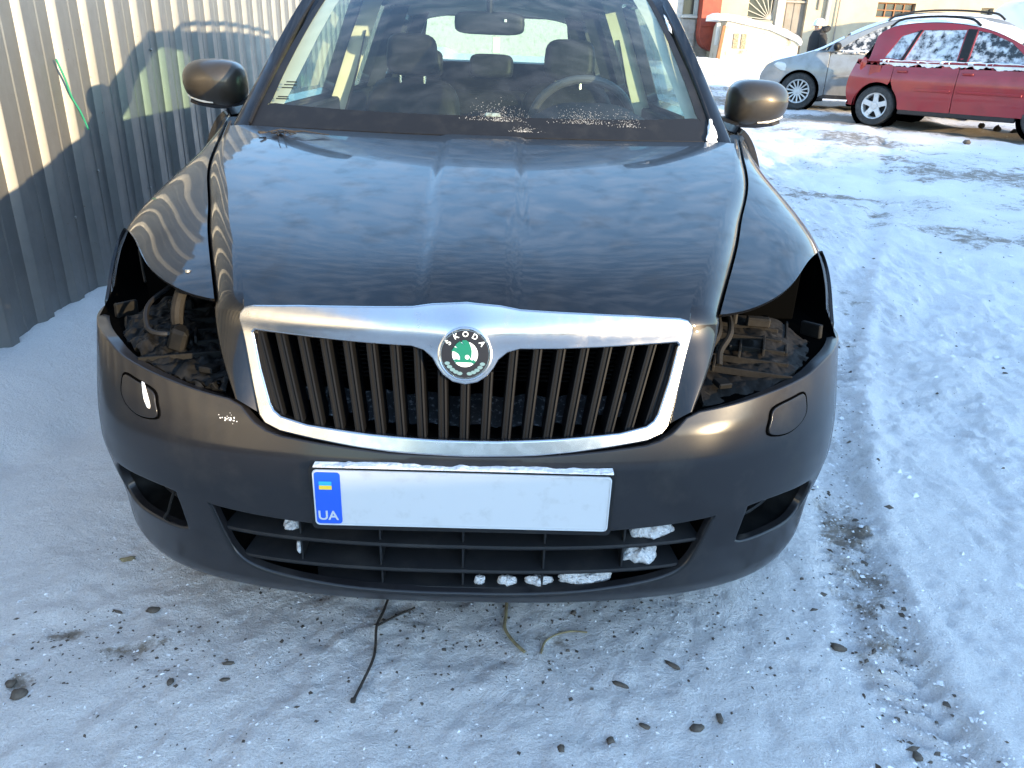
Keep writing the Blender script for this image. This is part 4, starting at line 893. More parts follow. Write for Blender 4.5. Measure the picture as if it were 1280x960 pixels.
for k in range(26):
    u = -.425+rnd.gauss(0, .010); z = .556+rnd.gauss(0, .004); p = f_(u, z); s = rnd.uniform(.0004, .0012); mb.box(tuple(p), (s*2, s, s*2), s*.3)
tag(mb.build('frost_patch', 'snow'), 'frost specks on the bumper below the left end of the grille', 'frost', kind='stuff')
# dry twigs caught at the left rear corner of the bonnet
tw = MB(); rnd = random.Random(2)
for k in range(7):
    a = rnd.uniform(-.6, 1.4); p0 = Hood(-.56, 1.02)+np.array([rnd.uniform(-.03, .03), rnd.uniform(-.03, .02), .006]); L_ = rnd.uniform(.05, .16); tw.tube([p0, p0+np.array([L_*.5*math.cos(a), -L_*.4*math.sin(a), .008]), p0+np.array([L_*math.cos(a), -L_*.8*math.sin(a), .002])], .0013, 5)
for k in range(5):
    p0 = Hood(-.58, 1.03)+np.array([rnd.uniform(-.03, .04), rnd.uniform(-.03, .01), .006]); tw.box(tuple(p0), (.02, .006, .004), .001, Matrix.Rotation(rnd.uniform(0, 3), 3, 'Z'))
tag(tw.build('twig_tuft', 'twig'), 'small tuft of dry twigs at the left rear corner of the bonnet', 'twigs')
# ------------------------------------------------------------------ parked cars in the background
def snowy_glass(name, seed):
    m = mat(name, (.02, .022, .025), .15, noise=(10, (.52, .54, .57), .50, .58, .8), bump=(60, .5, .01)); n = m.node_tree.nodes
    return m
def bg_car(name, label, S, paint, loc, rz):
    root = thing(name, label, 'car', loc, rz, None); L = S['wb']/2; R = S['r']; W = S['w']
    prof = smooth_poly(S['top'], 4); pl_ = np.array(prof); zb = S['belt']
    lmax, lmin = pl_[:, 0].max(), pl_[:, 0].min()
    def hw(l, z):
        e = max(0, (l-(lmax-.75))/.75); q = max(0, ((lmin+.55)-l)/.55); w = W*(1-.20*e**2.2-.14*q**2.2)
        if z > zb: w -= .30*(z-zb)+.35*max(0, z-zb-.32)**2*3+.03*sstep((z-zb)/.05)
        else: w -= .05*sstep((z-.62)/(zb-.62))**1.5+.05*sstep((.5-z)/.3)
        return w
    PT = paint
    for sy in (1, -1):
        Sf = lambda l, z: np.array([l, sy*hw(l, z), z])
        arch_ = lambda c, zz_: [(c+(R+.055)*math.cos(a), R+(R+.055)*math.sin(a)) for a in np.linspace(math.radians(-12), math.radians(192), 22)]
        zs_ = S['sill']; fr = S['doorF']; mid = S['doorM']; re = S['doorR']
        topz = lambda l: float(np.interp(l, pl_[np.argsort(pl_[:, 0]), 0], pl_[np.argsort(pl_[:, 0]), 1]))
        # front wing
        aF = arch_(L, 0); nose = [(l, z) for l, z in prof if l > fr+.02 and z < zb+.03]
        nose = sorted([(l, z) for l, z in nose if z > .3], key=lambda p: (p[1]))
        fw_ = [(fr+.010, zs_)]+[(l, z) for l, z in reversed(aF) if l > fr+.03]+[(lmax-.06, .30)]+[(l-.004, z-.004) for l, z in nose]+[(fr+.010, min(zb+.02, topz(fr+.02)-.01))]
        panel('front_wing', Sf, fw_, st=(.10, .08), m=PT, parent=root, flip=sy > 0, r=.006, depth=.02)
        # doors and rear quarter
        d1 = panel('door', Sf, [(mid+.009, zs_), (fr-.009, zs_), (fr-.009, zb), (mid+.009, zb)], st=(.12, .08), m=PT, parent=root, flip=sy > 0, r=.006, depth=.02)
        aR = arch_(-L, 0); ra = [p for p in aR if p[0] > re and p[0] > -L]
        d2 = panel('door', Sf, [(re+.009, zb), (re+.009, max(p[1] for p in aR)+.02)]+[p for p in reversed(aR) if p[0] > re+.02 and p[1] > zs_]+[(max(p[0] for p in aR)+.012, zs_), (mid-.009, zs_), (mid-.009, zb)], st=(.12, .08), m=PT, parent=root, flip=sy > 0, r=.006, depth=.02)
        tail = sorted([(l, z) for l, z in prof if l < re-.05 and .3 < z < zb], key=lambda p: -p[1])
        q = panel('rear_quarter', Sf, [(re-.009, zb), (tail[0][0]+.03, zb)]+[(l+.004, z) for l, z in tail]+[(lmin+.03, .30)]+[p for p in reversed(aR) if p[0] < re-.02 and p[1] > .25]+[(re-.009, max(p[1] for p in aR)+.02)], st=(.10, .08), m=PT, parent=root, flip=sy > 0, r=.006, depth=.02)
        for dd, lh in ((d1, mid+.13), (d2, re+.14)): MB().box((lh, sy*(hw(lh, zb-.13)+.012), zb-.13), (.15, .03, .03), .01).build('handle', PT, dd)
        for dd, a, b in ((d1, mid+.05, fr-.10), (d2, re+.36, mid-.05)):
            MB().box(((a+b)/2, sy*(hw(mid, S['mould'])+.006), S['mould']), (b-a, .022, .035), .008).build('moulding', PT if S.get('mould_paint', 1) else 'black', dd)
        MB().box((0, sy*(W-.07), zs_-.02), (S['wb']-2*R-.12, .05, .10), .015).build('sill', S.get('sillm', PT), root)
        # window band
        gh = [(fr+.06, zb+.004), (fr+.06, topz(fr+.06)-.03)]
        tops = [(l, z-.035) for l, z in prof if S['rearglass'] < l < fr+.05 and z > zb+.1]
        tops = sorted(tops, key=lambda p: -p[0]); band = [(fr+.05, zb+.004)]+tops+[(S['rearglass'], zb+.004)]
        fb = panel('window_frame', Sf, band, [w for w, _ in S['win']], st=(.12, .08), m=PT, parent=root, flip=sy > 0, r=.005, depth=.02)
        for w, k in S['win']:
            c = np.mean(np.array(w), 0); panel('side_window', lambda l, z: np.array([l, sy*(hw(l, z)-.012), z]), [tuple(c+(np.array(p)-c)*1.03) for p in w], st=(.12, .1), m=MT['sg%d' % k], parent=root, flip=sy > 0, r=.002, depth=.004)
        for c in S['pillars']: panel('pillar', lambda l, z: np.array([l, sy*(hw(l, z)+.004), z]), c, st=(.08, .08), m='black', parent=root, flip=sy > 0, r=.002, depth=.004)
        for c in (L, -L):
            wheel(root, (c, sy*(W-.125), R), sy, R, .19, S['spokes'], R*.66, S['spw'], 'Y')
            w0 = root.children[-1]
            for o in [w0]+list(w0.children): pass
            MB().loft([[(c+k*(R+.06)*math.cos(a), sy*(W-.035-d), R+k*(R+.06)*math.sin(a)) for a in np.linspace(0, 2*math.pi, 28, endpoint=False)] for d, k in ((0, .99), (.30, .99))], (False, True)).build('wheel_well', 'pit', root)
        mi = S['mirror']; rings = [[(mi[0]+.055*math.cos(a)*k+d*.3, sy*(hw(mi[0], mi[1])+.02+d), mi[1]+.07*math.sin(a)*k) for a in np.linspace(0, 2*math.pi, 14, endpoint=False)] for d, k in ((-.03, .35), (.02, .6), (.05, 1.0), (.14, 1.0), (.18, .7), (.19, .3))]
        MB().loft(rings).build('door_mirror', S.get('mirm', PT), root)
        if S.get('rails'):
            r0, r1 = S['rails']; P = [(r0, sy*(hw(r0, topz(r0))-.02), topz(r0)-.01), (r0-.12, sy*(hw(r0, topz(r0))-.03), topz(r0-.12)+.05)]+[(l, sy*(hw(l, topz(l))-.03), topz(l)+.055) for l in np.linspace(r0-.3, r1+.3, 5)]+[(r1+.12, sy*(hw(r1, topz(r1))-.03), topz(r1+.12)+.05), (r1, sy*(hw(r1, topz(r1))-.02), topz(r1)-.01)]
            MB().tube(smooth_poly(P, 3), .017, 7).build('roof_rail', 'black', root)
        hl = S['lampF']; MB().loft([[(hl[0]+.10*math.cos(a)*k*1.1-.04*abs(math.sin(a)), sy*(hw(hl[0], hl[1])+.012+d), hl[1]+.075*math.sin(a)*k+.03*math.cos(a)) for a in np.linspace(0, 2*math.pi, 20, endpoint=False)] for d, k in ((-.05, 1), (.0, 1), (.015, .85), (.02, .4))]).build('headlight', 'indicator', root)
        tl = S['lampR']; MB().loft([[(tl[0]+.05*math.cos(a)*k, sy*(hw(tl[0], tl[1])-.02+d), tl[1]+.13*math.sin(a)*k) for a in np.linspace(0, 2*math.pi, 16, endpoint=False)] for d, k in ((-.03, 1), (.02, 1), (.03, .6))]).build('tail_light', MT['redlens'], root)
        if S.get('flap') and sy == S['flap'][2]:
            fl_ = S['flap']; MB().box((fl_[0], sy*(hw(fl_[0], fl_[1])+.001), fl_[1]), (.17, .012, .16), .005).build('fuel_flap', PT, root)
    # centre skin: bumper, bonnet, windscreen, roof, tailgate
    def strip(nm, i0, i1, m_, inset=.0, crown=.03):
        rows = []
        for l, z in prof[i0:i1+1]:
            w = hw(l, z)-.004-inset; rows.append([(l-(.10 if z < zb else .05)*(l-0)/abs(lmax)*((y/w)**2 if w > 0 else 0), y, z-crown*(y/w)**4) for y in np.linspace(-w, w, 17)])
        MB().loft(rows, (False, False), False).build(nm, m_, root, auto=40)
    for nm, a, b, m_, ins in S['strips']: strip(nm, a*4, b*4, PT if m_ == 'P' else m_, ins)
    MB().box((0, 0, .30), (S['wb']+1.0, W*1.6, .10), .02).build('floor_pan', 'pit', root)
    MB().box((-.2, 0, zb-.25), (S['wb'], W*1.75, .06), .02).build('interior_floor', 'pit', root)
    return root, hw, topz, prof
MT['sg1'] = snowy_glass('snow speckled window', 1); MT['sg2'] = snowy_glass('snow covered window', 2)
for n in MT['sg1'].node_tree.nodes:
    if n.type == 'VALTORGB': n.color_ramp.elements[0].position = .46; n.color_ramp.elements[1].position = .62
for n in MT['sg2'].node_tree.nodes:
    if n.type == 'VALTORGB': n.color_ramp.elements[0].position = .36; n.color_ramp.elements[1].position = .56
MT['redlens'] = mat('red lens', (.35, .01, .01), .2, coat=.5)
RED = mat('red paint', (.27, .006, .012), .35, .1, .8, .08, noise=(5, (.20, .022, .025), .45, .8, .55)); SILVER = mat('silver paint', (.26, .27, .275), .4, .4, .6, .08, noise=(5, (.19, .19, .187), .45, .75, .5))
red_spec = dict(wb=2.32, r=.295, w=.80, belt=.935, sill=.27, doorF=.92, doorM=-.06, doorR=-.98, mould=.56, rearglass=-1.38, spokes=5, spw=.062,
    top=[(1.72, .26), (1.80, .45), (1.78, .62), (1.62, .80), (1.10, .97), (.62, 1.24), (.12, 1.43), (-.45, 1.51), (-1.0, 1.485), (-1.30, 1.38), (-1.48, 1.10), (-1.60, .90), (-1.68, .62), (-1.66, .42), (-1.58, .27)],
    win=[([(.02, .965), (.86, .955), (.50, 1.235), (.20, 1.355), (.02, 1.385)], 1), ([(-.86, .965), (-.13, .965), (-.13, 1.395), (-.72, 1.385)], 2), ([(-1.16, .985), (-.91, .965), (-.77, 1.375), (-1.0, 1.30)], 2)],
    pillars=[[(-.115, .955), (.005, .955), (.005, 1.395), (-.115, 1.40)], [(-.905, .955), (-.865, .955), (-.73, 1.38), (-.765, 1.38)]],
    mirror=(.80, 1.0), rails=(.02, -1.22), lampF=(1.55, .68), lampR=(-1.46, .86), flap=(-1.25, .80, -1), mirm=None, sillm='bumper',
    strips=[('front_bumper', 0, 3, 'P', 0), ('bonnet', 3, 4, 'P', 0), ('windscreen', 4, 6, MT['sg1'], 0), ('roof', 6, 9, 'P', 0), ('rear_window', 9, 11, MT['sg2'], 0), ('tailgate', 11, 12, 'P', 0), ('rear_bumper', 12, 14, 'P', 0)])
red_spec['mirm'] = RED
sil_spec = dict(wb=2.70, r=.315, w=.87, belt=1.0, sill=.28, doorF=.90, doorM=-.20, doorR=-1.12, mould=.60, rearglass=-1.95, spokes=14, spw=.020,
    top=[(1.98, .28), (2.06, .50), (2.01, .66), (1.86, .80), (1.18, 1.00), (.62, 1.29), (.02, 1.54), (-.6, 1.645), (-1.4, 1.64), (-1.90, 1.53), (-2.10, 1.20), (-2.20, .95), (-2.26, .62), (-2.22, .42), (-2.15, .28)],
    win=[([(-.12, 1.03), (.80, 1.02), (.50, 1.22), (.15, 1.41), (-.12, 1.49)], 1), ([(-1.05, 1.03), (-.24, 1.03), (-.24, 1.53), (-1.0, 1.53)], 1), ([(-1.85, 1.06), (-1.18, 1.03), (-1.14, 1.52), (-1.70, 1.48)], 2)],
    pillars=[[(-.235, 1.02), (-.125, 1.02), (-.125, 1.53), (-.235, 1.54)]],
    mirror=(.78, 1.08), rails=(.05, -1.75), lampF=(1.72, .72), lampR=(-2.0, 1.0), mirm='black', sillm='bumper',
    strips=[('front_bumper', 0, 3, 'P', 0), ('bonnet', 3, 4, 'P', 0), ('windscreen', 4, 6, MT['sg1'], 0), ('roof', 6, 9, 'P', 0), ('rear_window', 9, 11, MT['sg2'], 0), ('tailgate', 11, 12, 'P', 0), ('rear_bumper', 12, 14, 'P', 0)])
def snow_cover(name, label, root, spec, hw, topz, i0, i1, th, seed, over=.0):
    """uneven snow blanket lying on a stretch of the car's top"""
    prof = smooth_poly(spec['top'], 4)[i0*4:i1*4+1]; rows = []; n = 25
    P = resample([tuple(p) for p in prof], (.05, .05))[:-1]; P = [p for p in P]; P = P[:max(3, int(len(P)/2)+1)]
    rows_t = []; rows_b = []
    for l, z in P:
        w = (hw(l, z)+over)*(1+.02*float(fbm(np.array([l*3+seed]), np.array([.5]), 2)[0])); r = []
        for y in np.linspace(-w, w, n):
            h = th*(.75+1.2*float(fbm(np.array([l*4+seed]), np.array([y*4+seed]), 3)[0])); e = max(0, 1-abs(y/w)**10); r.append((l, y, z-.03*(y/w)**4+.006+h*e))
        rows_t.append(r); rows_b.append([(l, y, zz_-.04) for (l, y, zz_) in [(q[0], q[1], z-.03*(q[1]/w)**4) for q in r]])
    V1, F1 = grid_mesh(rows_t); V2, F2 = grid_mesh(rows_b, True); mb = MB(); mb.add(V1, F1)
    o = mb.build(name, 'snow', None, auto=80, fix=False); o.matrix_world = Matrix.Translation(root.location) @ Matrix.Rotation(root.rotation_euler[2], 4, 'Z'); return tag(o, label, 'snow')
def snow_ledge(label, root, spec, hw, sy, l0, l1, z0, h, seed):
    """ragged snow strip stuck below the side windows"""
    rows = []
    for l in np.linspace(l0, l1, int((l1-l0)/.012)):
        a = float(fbm(np.array([l*14+seed]), np.array([3.3]), 3)[0]); lo = z0-h*(.55+1.2*a); hi = z0+.035+.03*float(fbm(np.array([l*8]), np.array([seed*1.]), 2)[0]); e = .022+.02*float(fbm(np.array([l*11]), np.array([seed+5.]), 2)[0])
        rows.append([(l, sy*(hw(l, z)+d), z) for z, d in ((hi, -.01), (hi-.01, e*.6), ((hi+lo)/2, e), (lo+.008, e*.7), (lo, .001))])
    o = MB().loft(rows, (True, True), False).build('snow_ledge', 'snow', None, auto=80); o.matrix_world = Matrix.Translation(root.location) @ Matrix.Rotation(root.rotation_euler[2], 4, 'Z'); return tag(o, label, 'snow')
rdir = (.705, -.709); rloc = (7.19, 11.18, 0); rloc = (rloc[0], rloc[1], float(base_z(*rloc[:2]))+.01)
rr_, hwR, tzR, _ = bg_car('parked_car', 'small red hatchback with snow on roof and windows, in front of the silver car', red_spec, RED, rloc, math.atan2(rdir[1], rdir[0]))
sloc = (6.99, 14.12, 0); sloc = (sloc[0], sloc[1], float(base_z(*sloc[:2]))+.005)
ss_, hwS, tzS, _ = bg_car('parked_car', 'silver minivan with snowy windows parked behind the red hatchback', sil_spec, SILVER, sloc, math.atan2(.34, -.94))
snow_cover('snow_blanket', 'snow blanket on the roof of the red hatchback', rr_, red_spec, hwR, tzR, 5, 9, .07, 1)
snow_cover('snow_blanket', 'snow on the bonnet of the red hatchback', rr_, red_spec, hwR, tzR, 3, 5, .03, 2)
snow_cover('snow_blanket', 'snow blanket on the roof of the silver minivan', ss_, sil_spec, hwS, tzS, 5, 9, .03, 3)
snow_cover('snow_blanket', 'thin snow on the bonnet of the silver minivan', ss_, sil_spec, hwS, tzS, 3, 5, .014, 4)
snow_ledge('ragged snow ledge below the side windows of the red hatchback', rr_, red_spec, hwR, -1, -1.20, .95, .93, .085, 5)
snow_ledge('thin snow ledge below the side windows of the silver minivan', ss_, sil_spec, hwS, 1, -1.9, .80, 1.0, .05, 6)
# ------------------------------------------------------------------ the building behind
CREAM = mat('cream plaster', (.40, .35, .26), .85, noise=(1.6, (.31, .265, .20), .45, .75), bump=(25, .3, .01)); WHITEB = mat('whitewashed brick', (.42, .41, .39), .85, noise=(9, (.28, .25, .22), .5, .75), bump=(30, .5, .02))
GREYW = mat('grey plinth render', (.34, .31, .28), .9, noise=(5, (.20, .18, .16), .4, .7)); GATE = mat('grey brown sheet gate', (.20, .18, .16), .6, noise=(4, (.14, .125, .11), .4, .7)); RUST = mat('red oxide steel', (.28, .045, .022), .6, noise=(6, (.16, .025, .015), .4, .7))
PALE = mat('off white paint', (.44, .42, .38), .7); DARKGL = mat('dark window', (.03, .035, .035), .15); WOOD = mat('brown wood', (.26, .115, .045), .7, noise=(8, (.17, .07, .03), .4, .7)); PEEL = mat('peeling cream plaster', (.46, .41, .33), .85, noise=(2.6, (.20, .14, .10), .56, .66), bump=(18, .4, .02))
BY = 23.0; bz0 = .3
bld = thing('warehouse_building', 'cream plastered low building with barred windows behind the parked cars', 'building', (0, BY, 0))
wall_holes = [[(6.94, 2.14), (7.70, 2.14), (7.70, 3.1), (6.94, 3.1)], [(7.99, .5), (8.62, .5), (8.62, 3.3), (7.99, 3.3)], [(10.62, 2.34), (11.72, 2.34), (11.72, 2.74), (10.62, 2.74)], [(13.61, 2.44), (13.97, 2.44), (13.97, 2.70), (13.61, 2.70)]]
panel('wall', lambda x, z: np.array([x, 0, z]), [(5.95, bz0), (34, bz0), (34, 4.6), (5.95, 4.6)], wall_holes, st=(1.0, .8), m=CREAM, parent=bld, r=.01, depth=.25)
panel('wall', lambda x, z: np.array([x, -.02, z]), [(-14, bz0), (5.50, bz0), (5.50, 4.6), (-14, 4.6)], [[(5.07, 2.20), (5.45, 2.20), (5.45, 3.0), (5.07, 3.0)]], st=(1.0, .8), m=WHITEB, parent=bld, r=.01, depth=.25)
panel('wall', lambda x, z: np.array([x, .12, z]), [(5.49, bz0), (5.96, bz0), (5.96, 4.6), (5.49, 4.6)], st=(1.0, .8), m=GREYW, parent=bld, r=.01, depth=.1)
MB().box((9.9, 3.5, 4.68), (48.4, 7.6, .14), .02).build('roof', GREYW, bld); MB().box((9.9, 7.0, 2.4), (48, .2, 4.3), .02).build('wall', GREYW, bld)
MB().box((5.28, -.06, 1.70), (.40, .10, .80), .02).build('plinth', GREYW, bld); MB().box((5.27, -.08, 2.165), (.46, .14, .07), .01).build('sill', PALE, bld)
def window(x0, x1, z0, z1, nx_, nz_, d=.14, bar=None):
    w = MB().box(((x0+x1)/2, d+.03, (z0+z1)/2), (x1-x0-.004, .02, z1-z0-.004), .002).build('window', DARKGL, bld)
    for k in range(nx_+1):
        x = x0+.02+(x1-x0-.04)*k/nx_; MB().box((x, d, (z0+z1)/2), (.035, .05, z1-z0-.01), .004).build('frame_bar', bar or PALE, w)
    for k in range(nz_+1):
        z = z0+.02+(z1-z0-.04)*k/nz_; MB().box(((x0+x1)/2, d-.004, z), (x1-x0-.01, .05, .03), .004).build('frame_bar', bar or PALE, w)
    return w
window(5.07, 5.45, 2.20, 3.0, 1, 1, .10, PALE); window(10.62, 11.72, 2.34, 2.74, 4, 2, .12, WOOD); window(13.61, 13.97, 2.44, 2.70, 1, 1, .12, GREYW)
fanw = MB().box((7.32, .17, 2.62), (.76, .02, .96), .002).build('window', DARKGL, bld)
for k in range(13):
    a = math.radians(4+k*14.2); p0 = np.array([7.62, .06, 2.18]); l_ = 1.1
    q = p0+np.array([-math.cos(a)*l_, 0, math.sin(a)*l_]); 
    t_ = min((7.62-6.95)/max(1e-3, math.cos(a)) if math.cos(a) > 0 else 9, (3.08-2.18)/max(1e-3, math.sin(a)), (7.69-7.62)/max(1e-3, -math.cos(a)) if math.cos(a) < 0 else 9)
    MB().tube([p0, p0+np.array([-math.cos(a)*t_, 0, math.sin(a)*t_])], .011, 6).build('sunburst_bar', PALE, fanw)
MB().tube([(6.95, .06, 2.15), (7.69, .06, 2.15), (7.69, .06, 3.09), (6.95, .06, 3.09), (6.95, .06, 2.15)], .014, 6).build('frame_bar', PALE, fanw)
gt = MB().box((8.305, .16, 1.88), (.63, .04, 2.76), .005).build('gate', GATE, bld)
for k in range(3): MB().box((8.08+.22*k, .132, 1.88), (.02, .02, 2.7), .004).build('gate_bar', GATE, gt)
MB().box((8.305, .10, 2.66), (.63, .06, .05), .005).build('lintel', GREYW, bld)
for x, r_, z1 in ((9.20, .055, 4.5), (9.50, .022, 4.5)): MB().tube([(x, -.08, .5), (x, -.08, z1)], r_, 10).build('drainpipe', PALE if r_ > .03 else GATE, bld)
MB().box((8.93, -.03, 2.9), (.06, .05, .85), .01).build('conduit', GATE, bld); MB().box((7.85, -.03, 2.3), (.22, .08, 4.0), .02).build('pilaster', PALE, bld)
# red steel chute and whitewashed cellar entrance
pts = [(5.50, 3.4), (6.02, 3.4), (6.02, 1.28), (5.88, 1.30), (5.72, 1.36), (5.60, 1.46), (5.53, 1.60), (5.50, 1.78)]
ch = MB().prism(pts, -.5, lambda x, z, d: (x, BY-.12+d, z)).build('steel_chute', RUST); tag(ch, 'red rusty steel chute with a rounded foot left of the whitewashed cellar entrance', 'chute')
MB().box((5.76, BY-.63, 1.93), (.52, .03, .03), .005).build('seam', RUST, ch)
hut = thing('cellar_entrance', 'cream peeling cellar entrance with sloping top and snow on it', 'hut', (0, 21, 0))
hp = [(5.78, .4), (7.86, .4), (7.85, 1.52), (7.80, 1.60), (7.05, 1.86), (5.90, 2.05), (5.84, 1.90)]
MB().prism(hp, 1.2, lambda x, z, d: (x, d, z)).build('wall', PEEL, hut, smooth=False)
MB().box((5.765, -.02, 1.42), (.09, .08, .98), .01, Matrix.Rotation(.08, 3, 'Y')).build('post', WOOD, hut); MB().box((5.68, .10, 1.70), (.10, .06, .55), .01).build('post', PALE, hut)
for x in (6.155, 6.365): MB().box((x, -.012, 1.55), (.13, .03, .36), .006).build('vent', mat('vent brown', (.22, .15, .09), .8, noise=(30, (.4, .32, .22), .45, .6)), hut)
rows = []
for k in range(60):
    t = k/59; x = 5.60+2.30*t; zt = float(np.interp(x, [5.6, 5.9, 7.05, 7.8, 7.92], [2.06, 2.05, 1.86, 1.60, 1.50])); h = .13+.10*float(fbm(np.array([x*4]), np.array([1.5]), 3)[0]); rows.append([(x, 20.92, zt-.02), (x, 20.90, zt+h*.5), (x, 21.0, zt+h), (x, 21.6, zt+h*1.1), (x, 22.2, zt+h*.8), (x, 22.25, zt-.02)])
tag(MB().loft(rows).build('roof_snow', 'snow', auto=80), 'thick snow cap on the sloping top of the cellar entrance', 'snow')
# snow heaps along the building
def heap(x, y, rx, ry, h, seed, lab):
    V_, F_ = [], []; n = 36; m_ = 14
    for j in range(m_+1):
        for i in range(n):
            a = 2*math.pi*i/n; r = j/m_; px_, py_ = x+rx*r*math.cos(a), y+ry*r*math.sin(a); hh = h*(1-r*r)**1.3*(1+.9*float(fbm(np.array([px_*1.7+seed]), np.array([py_*1.7]), 4)[0])); V_.append((px_, py_, float(base_z(px_, py_))+hh-.03*r))
    for j in range(m_):
        for i in range(n): F_.append((j*n+i, j*n+(i+1) % n, (j+1)*n+(i+1) % n, (j+1)*n+i))
    return tag(mk('snow_heap', V_, F_, 'snow', auto=80), lab, 'snow', None)
heap(5.2, 20.6, 1.3, .9, .32, 1, 'shovelled snow heap at the foot of the red chute'); heap(6.9, 19.9, 1.7, .7, .16, 2, 'low snow bank in front of the cellar entrance')
# white van at the right end
van = thing('parked_van', 'white van behind the cars at the far right', 'van', (14.2, 19.6, .62), math.radians(3)); VW = mat('white van paint', (.72, .74, .76), .35, coat=.5)
vp = smooth_poly([(-2.0, .3), (-2.02, .8), (-1.98, 1.15), (-1.72, 1.75), (-1.50, 2.02), (-1.2, 2.10), (0, 2.12), (2.6, 2.08), (2.7, 1.9), (2.74, .8), (2.7, .3)], 4)
MB().loft([[(x*k, y, .3+(z-.3)*q) for x, z in vp] for y, k, q in ((-.92, .97, .95), (-.88, 1, .985), (-.6, 1, 1), (.6, 1, 1), (.88, 1, .985), (.92, .97, .95))]).build('body', VW, van)
for x in (-1.2, 1.8): wheel(van, (x, -.82, .32), -1, .32, .2, 6, .2, .04, 'Y'); wheel(van, (x, .82, .32), 1, .32, .2, 6, .2, .04, 'Y')
MB().prism([(-1.62, 1.25), (-.9, 1.25), (-.9, 1.78), (-1.38, 1.78)], -.006, lambda x, z, d: (x, -.93+d, z)).build('side_window', DARKGL, van); MB().prism([(-1.9, .95), (-.6, .95), (-.6, .98), (-1.9, .98)], -.008, lambda x, z, d: (x, -.925+d, z)).build('side_trim', 'black', van)
for x in (-.75, .55): MB().box((x, -.922, 1.15), (.010, .01, 1.5), .002).build('door_seam', 'black', van)
